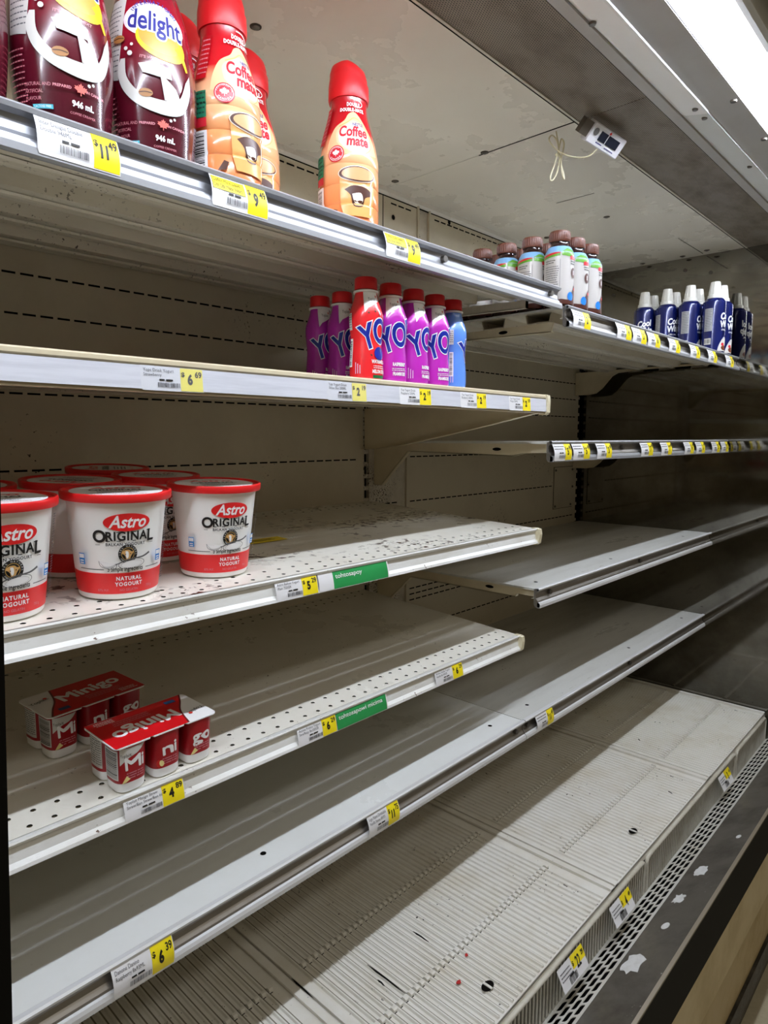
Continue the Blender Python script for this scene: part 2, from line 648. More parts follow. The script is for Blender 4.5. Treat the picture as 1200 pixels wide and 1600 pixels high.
mb = MB()
mb.box(X0, 1.186, 0.622, YB, ZC, ZC + 0.03, CEIL)
mb.box(1.188, X1, 0.622, YB, ZC, ZC + 0.03, CEIL)
mb.box(1.1855, 1.1885, 0.622, 0.84, ZC - 0.0006, ZC, BLACK)
mb.box(2.06, 2.28, 0.74, 0.742, ZC - 0.0006, ZC, BLACK)
mb.box(1.55, 1.552, 0.76, 0.86, ZC - 0.0005, ZC, BLACK)
struct(mb.build('ceiling'))

mb = MB()
mb.prism([(1.098, ZC), (1.098, 1.974), (1.104, 1.969), (YU, 1.969), (YU, ZC)], X0, X1, CEIL)
struct(mb.build('trim_1'))
mb = MB()
mb.box(X0, X1, 0.617, 0.6235, ZC - 0.003, ZC + 0.012, mat('pale_edge_strip', (205, 200, 188), 0.4))
mb.box(X0, X1, 0.6215, 0.6232, ZC - 0.0036, ZC - 0.0028, BLACK)
struct(mb.build('trim_2'))

mb = MB()
mb.box(-4, 6, -4, 3.0, -0.02, 0.0, FLOORM)
struct(mb.build('floor'))

# access plate low on the right back panel
ap = thing('access_plate', 'small rectangular screwed access plate on the cream back panel beside the steel end wall', 'panel', (2.17, YB, 1.222))
m_ = MB()
m_.box(-0.070, 0.070, -0.0012, 0.0, -0.075, 0.075, BLACK)
m_.box(-0.0685, 0.0685, -0.0022, -0.0010, -0.0735, 0.0735, WALL)
m_.build('plate', ap)
for sx_, sz_ in ((-.06, -.065), (.055, -.065), (-.06, .063), (.062, .063), (.066, 0)):
    m_ = MB()
    m_.add([(sx_ + a, -0.003, sz_ + b) for a, b in ell(0.0045, 0.0045, 12)], [tuple(range(12))], BLACK)
    m_.tube([(sx_, -0.0022, sz_), (sx_, -0.0055, sz_)], 0.0032, SCREW, 10)
    m_.build('screw', ap)

# screws in the ceiling and the walls
for i, (x, y) in enumerate([(1.183, 0.823), (1.17, 1.06), (0.612, 0.824), (1.736, 0.813), (1.79, 1.02), (2.27, 0.80), (2.27, 0.93), (2.25, 0.72)]):
    m_ = MB()
    m_.lathe([(0.0062, 0), (0.006, -0.0016), (0.0035, -0.0032), (0.0, -0.0034)], SCREW, 16)
    m_.lathe([(0.0085, 0), (0.0085, -0.0006)], mat('rust_stain', (58, 44, 32), 0.8), 16)
    o = m_.build('ceiling_screw')
    o.location = (x, y, ZC)
    lab = ['dark screw in the ceiling seam left of the hanging cable', 'dark screw in the ceiling just above the slotted back panel right of the lone creamer',
           'dark screw in the ceiling beside the cap of the left creamer group', 'dark lone screw in the middle of the far ceiling panel',
           'small screw in the far ceiling above the shake bottles', 'ceiling screw near the steel end wall, middle of three',
           'ceiling screw near the steel end wall, farthest back of three', 'ceiling screw near the steel end wall, nearest the grille'][i]
    tag(o, lab, 'screw', 'ceiling screws')
for i, (y, z) in enumerate([(0.80, 1.945), (1.04, 1.90), (0.72, 1.925)]):
    m_ = MB()
    m_.tube([(0, 0, 0), (-0.003, 0, 0)], 0.0055, SCREW, 12)
    o = m_.build('wall_screw')
    o.location = (X1, y, z)
    tag(o, ['rivet high on the steel end wall, middle of three', 'rivet high on the steel end wall, nearest the back corner', 'rivet high on the steel end wall, nearest the aisle'][i], 'screw', 'end wall rivets')

# ------------------------------------------------------------------ canopy over the aisle edge
mb = MB()
mb.box(X0, 1.186, 0.492, 0.618, ZC - 0.001, ZC + 0.02, HONEY)
mb.box(1.188, X1, 0.492, 0.618, ZC - 0.001, ZC + 0.02, HONEY)
tag(mb.build('air_grille'), 'stained fine-mesh air outlet strip running along the front of the ceiling', 'air grille')

cp = thing('canopy', 'white painted canopy housing of folded panels above the front of the case', 'canopy', (0, 0, 0))
mb = MB()
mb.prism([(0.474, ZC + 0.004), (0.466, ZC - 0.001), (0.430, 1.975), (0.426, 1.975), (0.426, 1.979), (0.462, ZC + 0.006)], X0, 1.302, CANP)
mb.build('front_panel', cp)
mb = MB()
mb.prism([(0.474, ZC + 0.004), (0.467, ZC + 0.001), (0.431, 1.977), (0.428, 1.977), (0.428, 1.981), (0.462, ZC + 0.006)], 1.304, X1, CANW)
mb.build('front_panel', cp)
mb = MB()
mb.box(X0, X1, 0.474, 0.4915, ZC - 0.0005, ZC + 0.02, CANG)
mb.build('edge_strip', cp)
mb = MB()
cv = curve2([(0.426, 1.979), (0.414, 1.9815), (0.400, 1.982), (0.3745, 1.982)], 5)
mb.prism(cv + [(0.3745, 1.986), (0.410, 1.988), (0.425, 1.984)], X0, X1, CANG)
mb.build('cove', cp)
mb = MB()
mb.prism([(0.312, 1.984), (0.304, 1.978), (0.296, 1.976), (0.290, 1.980), (0.284, 2.05), (0.300, 2.05), (0.300, 1.99)], X0, X1, CANW)
mb.build('outer_lip', cp)
mb = MB()
mb.prism([(0.286, 2.045), (0.262, 2.0), (0.262, 2.3), (0.474, 2.3), (0.474, 2.06), (0.286, 2.06)], X0, X1, mat('shade_darkened_fascia', (104, 92, 74), 0.6))  # brown darkened to paint in the unlit outer side of the canopy
mb.build('fascia', cp)
for x, y, z in ((1.275, 0.440, 1.9775), (1.325, 0.440, 1.9795), (0.93, 0.467, 1.982), (1.62, 0.44, 1.9795)):
    m_ = MB()
    m_.lathe([(0.0055, 0), (0.0045, -0.003), (0, -0.0035)], SCREW, 12, c=(x, y, z))
    m_.build('screw', cp)
for x, y, z in ((1.30, 0.385, 1.982), (1.50, 0.385, 1.982)):
    m_ = MB()
    m_.lathe([(0.006, 0), (0.005, -0.003), (0, -0.0035)], SCREW, 12, c=(x, y, z))
    m_.build('screw', cp)

lt = thing('light_fixture', 'long glowing white tube light inside the canopy at top right', 'lamp', (0, 0, 0))
for a, b in ((X0 + 0.02, 0.86), (0.864, 2.285)):
    mb = MB()
    mb.tube([(a, 0.340, 1.990), (b, 0.340, 1.990)], 0.0075, LAMP, 10)
    mb.build('lamp_tube', lt)
mb = MB()
mb.prism([(0.3730, 1.983), (0.368, 2.000), (0.356, 2.010), (0.324, 2.010), (0.3145, 2.000), (0.3135, 1.985), (0.3125, 1.985), (0.3125, 2.001), (0.323, 2.012), (0.357, 2.012), (0.3740, 2.001), (0.3740, 1.983)],
         X0 + 0.02, 2.285, mat('grey_white_reflector_trough', (130, 134, 142), 0.5))
mb.build('reflector', lt)

# the store's own ceiling lights over the aisle
for lx in (-0.6, 1.0, 2.6):
    al = bpy.data.lights.new('store_ceiling_light', 'AREA')
    al.shape = 'RECTANGLE'
    al.size, al.size_y = 1.2, 0.3
    al.energy = STORE_WATTS
    al.color = (1.0, 0.95, 0.86)
    ao = bpy.data.objects.new('store_ceiling_light', al)
    COL.objects.link(ao)
    ao.location = (lx, -1.5, 3.2)

# dark blurred post very close at the left
mb = MB()
mb.prism([(0.192, 0), (0.208, 0), (0.208, 2.2), (0.192, 2.2)], -0.03, 0.0029, RUBBER)
o = mb.build('door_post')
for v in o.data.vertices:
    v.co.x += v.co.z * 0.039
tag(o, 'black vertical post edge at the far left of the view, very close', 'post')

# ------------------------------------------------------------------ shelves


def plate(mb, x0, x1, y0, y1, z, tilt, m, holes=None, th=0.0014, um=None):
    """shelf sheet; holes = list of (row_y, x_shift) measured from the lip; real round holes"""
    um = um or m

    def Z(y):
        return z + (y - y0) * tilt
    pitch, hr = 0.0248, 0.0030
    rows_ = sorted(holes or [])
    y = y0
    half = 0.009

    def strip(a, b):
        if b - a > 1e-5:
            mb.face([(x0, a, Z(a)), (x1, a, Z(a)), (x1, b, Z(b)), (x0, b, Z(b))], m)
            mb.face([(x0, a, Z(a) - th), (x1, a, Z(a) - th), (x1, b, Z(b) - th), (x0, b, Z(b) - th)], um)
    for ry, sh in rows_:
        cy = y0 + ry
        strip(y, cy - half)
        n = int((x1 - x0 - 0.02) / pitch)
        xs = x0 + 0.01 + sh * pitch * 0.5
        mb.face([(x0, cy - half, Z(cy - half)), (xs, cy - half, Z(cy - half)), (xs, cy + half, Z(cy + half)), (x0, cy + half, Z(cy + half))], m)
        mb.face([(x0, cy - half, Z(cy - half) - th), (xs, cy - half, Z(cy - half) - th), (xs, cy + half, Z(cy + half) - th), (x0, cy + half, Z(cy + half) - th)], um)
        for k in range(n):
            cx = xs + (k + 0.5) * pitch
            hx = pitch / 2
            outer = [(cx - hx, cy - half), (cx, cy - half), (cx + hx, cy - half), (cx + hx, cy), (cx + hx, cy + half), (cx, cy + half), (cx - hx, cy + half), (cx - hx, cy)]
            inner = [(cx + hr * math.cos(g), cy + hr * math.sin(g)) for g in [PI * (1.25 + 0.25 * j) for j in range(8)]]
            vt = [(a, b, Z(b)) for a, b in outer + inner]
            vb = [(a, b, Z(b) - th) for a, b in outer + inner]
            q = [(j, (j + 1) % 8, 8 + (j + 1) % 8, 8 + j) for j in range(8)]
            mb.add(vt, q, m)
            mb.add(vb, q, um)
            mb.add(vt[8:] + vb[8:], [(j, (j + 1) % 8, 8 + (j + 1) % 8, 8 + j) for j in range(8)], BLACK)
        xe = xs + n * pitch
        mb.face([(xe, cy - half, Z(cy - half)), (x1, cy - half, Z(cy - half)), (x1, cy + half, Z(cy + half)), (xe, cy + half, Z(cy + half))], m)
        mb.face([(xe, cy - half, Z(cy - half) - th), (x1, cy - half, Z(cy - half) - th), (x1, cy + half, Z(cy + half) - th), (xe, cy + half, Z(cy + half) - th)], um)
        y = cy + half
    strip(y, y1)


RAILS = {
    # profiles relative to the lip (y, z); closed polygons
    'alu': [(0.0, 0.0), (-0.0015, -0.002), (0.0, -0.005), (0.005, -0.008), (0.0065, -0.014), (0.0055, -0.021), (0.001, -0.026), (0.000, -0.029),
            (-0.003, -0.030), (-0.0045, -0.034), (-0.004, -0.0395), (0.006, -0.040), (0.010, -0.036), (0.010, -0.002)],
    'steel': [(0.0, 0.0), (-0.001, -0.002), (0.0, -0.005), (0.0035, -0.007), (0.0012, -0.022), (-0.003, -0.0262), (-0.004, -0.030), (0.008, -0.031), (0.010, -0.002)],
    'insert': [(0.0, 0.0), (-0.003, -0.002), (-0.003, -0.006), (0.0, -0.008), (0.001, -0.009), (-0.001, -0.033), (-0.002, -0.0355), (0.008, -0.036), (0.010, -0.002)],
}


def make_shelf(label, x0, x1, lip, z, back, tilt, railkind, railmat, mtop, holes=None, group='shelves left of the upright', hats=3, hat_y=0.10,
               end_cap=None, screws=(), thin=0.004):
    s = thing('shelf', label, 'shelf', (x0, lip, z), group=group)
    W_ = x1 - x0
    mb = MB()
    plate(mb, 0, W_, 0.008, back - lip, -0.001, tilt, mtop, holes, um=UNDER)
    FL = 0.020 if end_cap else 0.005
    # turned-down side flanges
    for xx in (0.0, W_ - 0.0015):
        D_ = back - lip
        mb.face([(xx, 0.008, -0.001), (xx, D_, -0.001 + tilt * D_), (xx, D_, -FL + tilt * D_), (xx, 0.010, -FL)], mtop)
    mb.build('shelf_panel', s)
    mb = MB()
    mb.prism(RAILS[railkind], 0, W_, railmat)
    if railkind == 'alu':
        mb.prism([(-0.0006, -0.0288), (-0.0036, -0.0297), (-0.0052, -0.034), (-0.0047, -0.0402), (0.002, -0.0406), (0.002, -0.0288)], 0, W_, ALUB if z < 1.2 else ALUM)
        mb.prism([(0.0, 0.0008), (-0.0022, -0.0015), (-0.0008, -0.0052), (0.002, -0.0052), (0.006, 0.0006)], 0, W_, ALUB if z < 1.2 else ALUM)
    if railkind == 'insert':
        mb.prism([(-0.0032, -0.0085), (-0.0045, -0.0325), (-0.0035, -0.0325), (-0.0022, -0.0085)], 0.002, W_ - 0.004, RAILB)
    mb.build('price_rail', s)
    # stiffening channels under the shelf
    D_ = back - lip
    span = (D_ - 0.04 - hat_y) / max(hats, 1)
    for k in range(hats):
        ya = hat_y + span * k
        mb = MB()
        zz = -0.0026 + tilt * ya
        za = 0.018
        pr = [(ya, zz), (ya + 0.004, zz - za), (ya + span * 0.52, zz - za + tilt * span * .5), (ya + span * 0.56, zz + tilt * span * .56),
              (ya + span * 0.54, zz + tilt * span * .54), (ya + span * 0.50, zz - za + 0.002 + tilt * span * .5), (ya + 0.006, zz - za + 0.002), (ya + 0.002, zz)]
        mb.prism(pr, 0.03, W_ - 0.05, UNDER)
        mb.prism([(ya + span * .2, zz - za - 0.0005), (ya + span * .23, zz - za - 0.003), (ya + span * .30, zz - za - 0.003), (ya + span * .33, zz - za - 0.0005 + tilt * span * .2)],
                 0.03, W_ - 0.05, UNDER)
        mb.build('stiffener', s)
    # front fold
    mb = MB()
    mb.prism([(0.010, -0.002), (0.0118, -0.002), (0.0118, -0.021), (0.016, -0.022), (0.016, -0.0235), (0.010, -0.0225)], 0.002, W_ - 0.002, UNDER)
    mb.build('front_fold', s)
    if end_cap:
        mb = MB()
        pr = [(0.002, 0.0), (-0.006, -0.002), (-0.0075, -0.012), (-0.005, -0.030), (0.000, -0.034), (0.012, -0.034), (0.012, 0.0)]
        if railkind == 'insert':
            pr = [(0.002, 0.001), (-0.006, -0.001), (-0.0075, -0.012), (-0.007, -0.034), (-0.002, -0.039), (0.012, -0.039), (0.012, 0.001)]
        mb.prism(pr, W_ - 0.006, W_ + 0.004, end_cap)
        mb.build('end_cap', s)
    for k, xx in enumerate(screws):
        mb = MB()
        mb.tube([(xx - x0, 0.006, -0.015), (xx - x0, -0.0005, -0.015)], 0.0052, SCREW, 12)
        mb.build('screw', s)
    return s


def bracket(s, x, poly, m, th=0.003, flange=0.010, slot=None, start=0, end=None):
    """side bracket plate in shelf coordinates given world points"""
    ox, oy, oz = s.location
    mb = MB()
    pr = [(y - oy, z - oz) for y, z in poly]
    mb.prism(pr, x - ox, x - ox + th, m)
    low = pr[start:end]
    for (ya, za), (yb, zb) in zip(low, low[1:]):
        mb.add([(x - ox - 0.0, ya, za), (x - ox + flange, ya, za), (x - ox + flange, yb, zb), (x - ox, yb, zb),
                (x - ox - 0.0, ya, za + .0012), (x - ox + flange, ya, za + .0012), (x - ox + flange, yb, zb + .0012), (x - ox, yb, zb + .0012)],
               [(0, 1, 2, 3), (4, 5, 6, 7), (0, 1, 5, 4), (1, 2, 6, 5), (2, 3, 7, 6), (3, 0, 4, 7)], m)
    if slot:
        y, z = slot
        mb.add([(x - ox - 0.0006, y - oy + a, z - oz + b) for a, b in ell(0.011, 0.0035, 14)], [tuple(range(14))], BLACK)
    mb.build('bracket', s)


H2 = [(0.034 - 0.008 - 0.010, 0), (0.059 - 0.008 - 0.010, 1)]
HOLES = [(0.0115, 0), (0.0375, 1)]
RH = [(0.415, 0), (0.440, 1)]
BK = YB - 0.003
TI = 0.053

# -- left bay
s1 = make_shelf('top left shelf with a bright aluminium price rail, holding the creamer bottles', X0, 1.17, 0.635, 1.684, BK, 0.026, 'alu', ALU, SHELFW, hats=4, hat_y=0.05,
                screws=(0.815, 1.14))
bracket(s1, 1.12, [(1.14, 1.675), (1.14, 1.60), (1.12, 1.60), (1.05, 1.655), (0.68, 1.645), (0.68, 1.66)], UNDER)
s2 = make_shelf('second left shelf with a silvery white rail, holding the small yogurt drinks', X0, 1.165, 0.656, 1.483, BK, 0.020, 'insert', CREAM, SHELFW, holes=HOLES, hats=2, hat_y=0.12,
                end_cap=YCAP)
bracket(s2, 1.150, [(1.142, 1.470), (1.142, 1.372), (1.12, 1.372), (1.0, 1.384), (0.90, 1.402), (0.80, 1.420), (0.665, 1.447), (0.665, 1.458), (0.70, 1.466)], CREAM, flange=-0.012, start=1, end=7)
s3 = make_shelf('third left shelf, rust spotted and white, holding the yogurt tubs', X0, 1.17, 0.669, 1.219, BK, TI, 'steel', RAILW, SHELFR, holes=HOLES + RH, hats=2, hat_y=0.12,
                end_cap=YCAP)
s4 = make_shelf('fourth left shelf, white and perforated, holding the six cup yogurt packs', X0, 1.145, 0.688, 0.999, BK, TI, 'steel', RAILW, SHELFW, holes=HOLES + RH, hats=2, hat_y=0.12,
                end_cap=YCAP)
s5 = make_shelf('lowest left shelf, empty and white, its rail carrying the $6.39 tag', X0, 1.158, 0.682, 0.813, BK, 0.0, 'alu', ALUD, SHELFC, hats=2, hat_y=0.14, screws=(1.13,))
# -- right bay
GR = 'shelves of the far bay'
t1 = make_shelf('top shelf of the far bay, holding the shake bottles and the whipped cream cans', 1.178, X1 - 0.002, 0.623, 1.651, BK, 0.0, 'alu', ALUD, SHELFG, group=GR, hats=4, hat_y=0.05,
                screws=(1.19,))
arm = [(1.142, 1.628), (1.142, 1.54), (1.12, 1.54), (1.04, 1.612), (0.66, 1.606), (0.655, 1.624)]
bracket(t1, 1.184, arm, CREAM, flange=0.012, start=1, end=5, slot=(0.77, 1.616))
farb = [(1.142, 1.632), (1.142, 1.552), (1.09, 1.552), (1.062, 1.556), (1.040, 1.572), (1.005, 1.612), (0.985, 1.622), (0.90, 1.628), (0.68, 1.630), (0.68, 1.636)]
bracket(t1, 2.235, farb, CREAM, flange=-0.004, start=2, end=9)
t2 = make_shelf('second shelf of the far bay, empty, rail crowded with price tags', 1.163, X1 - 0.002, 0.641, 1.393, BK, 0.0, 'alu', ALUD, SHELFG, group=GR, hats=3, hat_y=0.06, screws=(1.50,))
bracket(t2, 1.184, [(1.142, 1.390), (1.142, 1.283), (1.118, 1.283), (1.03, 1.368), (0.74, 1.362), (0.715, 1.368), (0.66, 1.370), (0.66, 1.388)], CREAM, flange=0.012, start=1, end=6, slot=(0.78, 1.376))
bracket(t2, 2.235, [(y, z - 0.262) for y, z in farb], CREAM, flange=-0.004, start=2, end=9)
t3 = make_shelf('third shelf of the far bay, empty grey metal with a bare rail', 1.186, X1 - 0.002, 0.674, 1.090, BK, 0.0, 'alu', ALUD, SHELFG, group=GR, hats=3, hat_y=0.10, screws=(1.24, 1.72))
bracket(t3, 1.196, [(1.142, 1.087), (1.142, 0.98), (1.118, 0.98), (1.03, 1.062), (0.735, 1.062), (0.73, 1.070), (0.69, 1.070), (0.69, 1.087)], CREAM, flange=0.012, start=1, end=6, slot=(0.80, 1.074))
bracket(t3, 2.235, [(y, z - 0.565) for y, z in farb], CREAM, flange=-0.004, start=2, end=9)
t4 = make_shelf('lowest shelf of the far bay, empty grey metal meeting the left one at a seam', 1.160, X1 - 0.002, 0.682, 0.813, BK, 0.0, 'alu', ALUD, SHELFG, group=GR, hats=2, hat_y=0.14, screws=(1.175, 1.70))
# dark round holes punched in the front of the lowest shelves
for s, xs in ((s5, (0.52, 1.09)), (t4, (1.235, 1.78, 2.2)), (t3, (1.245, 1.62, 2.15))):
    for xx in xs:
        mb = MB()
        mb.add([(xx - s.location.x + a, 0.040 + b, -0.0006) for a, b in ell(0.0045, 0.0045, 12)], [tuple(range(12))], BLACK)
        mb.build('punched_hole', s)

# ------------------------------------------------------------------ price tags and signs
RAILPOS = {'T1': (0.635, 1.684, 1), 's2': (0.656, 1.483, 2), 's3': (0.669, 1.219, 0), 's4': (0.688, 0.999, 0), 's5': (0.682, 0.813, 1),
           'R4': (0.682, 0.813, 1), 'TR': (0.623, 1.651, 1), 'R2': (0.641, 1.393, 1)}


def tagmap(kind, wdt):
    """local map on a rail: x along the rail, y = 0 top .. -h, bulging outwards like the card in its channel"""
    def f(x, y, lf):
        t = min(1.0, max(0.0, -y / 0.032))
        if kind == 1:
            yy = 0.0002 - 0.0042 * math.sin(PI * min(1, t * 0.92)) - 0.0046 * t
            return (x, yy - lf, y - 0.0045)
        if kind == 2:
            return (x, -0.0032 - 0.0016 * t - lf, y * 0.76 - 0.0082)
        return (x, 0.0015 - 0.0055 * t - 0.001 * math.sin(PI * t) - lf, y * 0.75 - 0.0045)
    return f


def price_tag(rail, x0, x1, dollars, cents, line1, line2, label, faded=False, yellowbox=False, group='price tags', tiny=False, wyel=0.38):
    Y, Z, kind = RAILPOS[rail]
    w_ = x1 - x0
    h_ = 0.0335
    fm = tagmap(kind, w_)
    paper, yel, ink = (PAPERF, TAGYF, INKG) if faded else (PAPER, TAGY, INK)
    fm2 = lambda x, y, lf: fm(x, y, lf)
    pr = Print(fm2, step=0.003)
    pr.poly([(0, 0), (w_, 0), (w_, -h_), (0.0015, -h_), (0, -h_ + 0.004)], paper, lift=0.0)
    root = pr.build('price_tag')
    root.location = (x0, Y, Z)
    tag(root, label, 'price tag', group)
    wy = w_ * wyel
    pr = Print(fm2, step=0.003)
    pr.poly([(w_ - wy, -0.0005), (w_ - 0.0008, -0.0005), (w_ - 0.0008, -h_ + 0.001), (w_ - wy, -h_ + 0.001)], yel, lift=0.0003)
    if yellowbox:
        pr.poly([(0.0015, -0.002), (w_ - wy - 0.002, -0.002), (w_ - wy - 0.002, -0.0165), (0.0015, -0.0165)], INK, lift=0.00025)
        pr.poly([(0.0021, -0.0026), (w_ - wy - 0.0026, -0.0026), (w_ - wy - 0.0026, -0.0159), (0.0021, -0.0159)], yel, lift=0.00035)
    pr.build('yellow_panel', root)
    pr = Print(fm2, step=0.004)
    cx = w_ - wy * 0.5
    dd = 0.019 if len(dollars) < 2 else 0.017
    pr.text('$', 0.0085, ink, w_ - wy + 0.003, -0.0095, lift=0.0006, bold=0.0002)
    pr.text(dollars, dd, ink, cx - 0.0025, -0.0165, lift=0.0006, bold=0.0009, sx=0.62)
    pr.text(cents, 0.0115, ink, w_ - 0.0062, -0.0088, lift=0.0006, bold=0.0003, sx=0.72)
    if not tiny:
        pr.text(line1, 0.0062, INKG if not yellowbox else INK, 0.003, -0.0058, lift=0.0006, align='LEFT', sx=0.72)
        pr.text(line2, 0.0062, INKG if not yellowbox else INK, 0.003, -0.0120, lift=0.0006, align='LEFT', sx=0.72)
    else:
        pr.lines(0.003, -0.0065, w_ * 0.55, 2, 0.0050, 0.0016, INKG)
    pr.build('printed_text', root)
    pr = Print(fm2, step=0.004)
    pr.k = 5
    xs = w_ * 0.28
    pr.poly(rect(0.006, 0.0022, xs + 0.003, -0.0185), INK)
    pr.poly(rect(0.008, 0.0022, xs + 0.0115, -0.0185), INK)
    pr.bars(xs - 0.002, -0.0285, 0.026, 0.0065, INKG, 20)
    pr.build('barcode', root)
    return root


price_tag('T1', 0.233, 0.307, '11', '49', 'Inter Delight Double', 'Double 946ML', 'price tag reading $11.49 on the top rail below the dark red creamer bottles', wyel=0.34)
price_tag('T1', 0.406, 0.479, '9', '49', 'Coffee Mate Liquid', 'Dbl Dbl Mate 946ml', 'price tag reading $9.49 with yellow name box below the left orange creamer bottle', yellowbox=True)
price_tag('T1', 0.676, 0.749, '9', '49', 'Coffee Mate Liquid', 'Hazelnut 946ml', 'price tag reading $9.49 with yellow name box right of the lone orange creamer bottle', yellowbox=True)
price_tag('s2', 0.330, 0.403, '6', '69', 'Yops Drink Yogurt', 'Strawberry', 'faded price tag reading $6.69 alone on the left of the silvery rail', faded=True)
price_tag('s2', 0.587, 0.661, '2', '19', 'Yop Yogurt Drink', 'Straw Ban 200ML', 'faded price tag reading $2.19 below the purple yogurt drinks', faded=True)
price_tag('s2', 0.730, 0.804, '2', '19', 'Yop Yogurt Drink', 'Raspberry 200ML', 'price tag reading $2.19 below the magenta yogurt drinks')
price_tag('s2', 0.880, 0.954, '2', '19', 'Yop Yogurt Drink', 'Blueberry 200ML', 'price tag reading $2.19 right of the blue yogurt drink, second from the rail end')
price_tag('s2', 1.026, 1.100, '2', '19', 'Yop Yogurt Drink', 'Mango 200ML', 'price tag reading $2.19 nearest the right end of the silvery rail')
price_tag('s3', 0.509, 0.580, '5', '29', 'Astro Balkan Yogurt', 'Plain 750GR', 'price tag reading $5.29 below and right of the yogurt tubs')
price_tag('s4', 0.307, 0.381, '4', '89', 'Yoplait Minigo Straw', 'Straw/Ban Straw/Ban 6s', 'price tag reading $4.89 below the front six cup yogurt pack')
price_tag('s4', 0.557, 0.630, '6', '29', 'Activia Probio Yogurt', 'Stra/Rasp 8x100GR', 'price tag reading $6.29 touching the green strip on the fourth rail')
price_tag('s4', 0.864, 0.943, '6', '29', 'Activia Vanilla Yogurt', 'Vanilla 8x100GR', 'price tag reading $6.29 near the right end of the fourth rail')
price_tag('s5', 0.281, 0.355, '6', '39', 'Danone Danino', 'Raspberry 8x93ML', 'price tag reading $6.39 on the lowest rail at bottom left')
price_tag('s5', 0.688, 0.760, '11', '75', 'Iogo Nano Drinkable', 'Vanilla Straw 8X93', 'price tag reading $11.75 on the lowest left rail, right of the $6.39 one')
price_tag('R4', 1.200, 1.272, '11', '49', 'Iogo Yogurt', 'Tubes', 'price tag just right of the seam between the two lowest shelves', tiny=True)
words = ['nearest the shake bottles', 'second from its left end', 'third from its left end', 'fourth from its left end', 'fifth from its left end',
         'third from its right end', 'second from its right end', 'nearest the steel end wall']
for i, (a, b) in enumerate([(1.190, 1.264), (1.388, 1.462), (1.470, 1.546), (1.556, 1.630), (1.690, 1.766), (1.842, 1.918), (1.988, 2.064), (2.150, 2.226)]):
    price_tag('TR', a, b, ['2', '4', '2', '6', '3', '3', '4', '6'][i], '79', '', '', 'small price tag on the top rail of the far bay, ' + words[i], group='price tags on the far top rail', tiny=True)
words = ['at its left end', 'second from its left end', 'third from its left end', 'fourth from its left end', 'fifth from its left end', 'sixth from its left end', 'seventh from its left end',
         'second from the steel end wall', 'nearest the steel end wall']
for i, (a, b) in enumerate([(1.165, 1.236), (1.243, 1.317), (1.352, 1.425), (1.590, 1.664), (1.720, 1.794), (1.890, 1.964), (1.985, 2.060), (2.126, 2.200), (2.216, 2.288)]):
    price_tag('R2', a, b, ['5', '5', '3', '7', '7', '4', '3', '3', '3'][i], '49', '', '', 'small price tag on the crowded second far rail, ' + words[i], group='price tags on the far second rail', tiny=True)


def strip_sign(rail, x0, x1, word, label):
    Y, Z, kind = RAILPOS[rail]
    fm = tagmap(kind, x1 - x0)
    pr = Print(fm, step=0.004)
    pr.poly([(0, 0.0), (x1 - x0, 0.0), (x1 - x0, -0.033), (0, -0.033)], GREEN, lift=0.0001)
    pr.poly([(x1 - x0 - 0.001, 0.0), (x1 - x0 + 0.001, 0.0), (x1 - x0 + 0.001, -0.033), (x1 - x0 - 0.001, -0.033)], WHITE, lift=0.0004)
    root = pr.build('shelf_sign')
    root.location = (x0, Y, Z)
    tag(root, label, 'sign', 'green rail signs')
    pr = Print(fm, step=0.004)
    pr.text(word, 0.0115, WHITE, 0.004, -0.0105, align='LEFT', lift=0.0007, bold=0.0001)
    pr.build('lettering', root)


strip_sign('s3', 0.609, 0.721, 'tohtosapoy', 'green strip sign reading tohtosapoy on the third rail beside a blank white card')
strip_sign('s4', 0.631, 0.739, 'tohtosapowi micima', 'green strip sign reading tohtosapowi micima on the fourth rail')
pr = Print(tagmap(0, 0.03), step=0.004)
pr.poly([(0, 0), (0.027, 0), (0.027, -0.033), (0, -0.033)], PAPER, lift=0.0002)
o = pr.build('blank_card')
o.location = (0.582, 0.669, 1.219)
tag(o, 'blank white card between the $5.29 tag and the green strip', 'card')
# a loose faded yellow tag lying on the third shelf behind the right tub
pr = Print(lambda x, y, lf: (x, y, lf), step=0)
pr.poly(rect(0.075, 0.030), mat('faded_yellow_tag_strip', (226, 200, 40), 0.5), lift=0.0008)
o = pr.build('loose_price_tag')
o.location = (0.655, 0.885, 1.219 + 0.0105)
o.rotation_euler = (math.atan(TI), 0, 0.0)
tag(o, 'yellow price tag lying flat on the third shelf behind the right tub', 'price tag')
pr = Print(lambda x, y, lf: (x, y, lf), step=0)
pr.k = 12
pr.lines(-0.033, 0.004, 0.06, 2, 0.008, 0.003, INK)
pr.build('printed_text', o)

# ------------------------------------------------------------------ basket deck
ZB = 0.530
seams = [-0.535, 0.035, 0.605, 1.176, 1.742, 2.298]
YF, YR = 0.484, 1.10


SLIT = mat('shadowy_drain_slit', (124, 118, 102), 0.7)


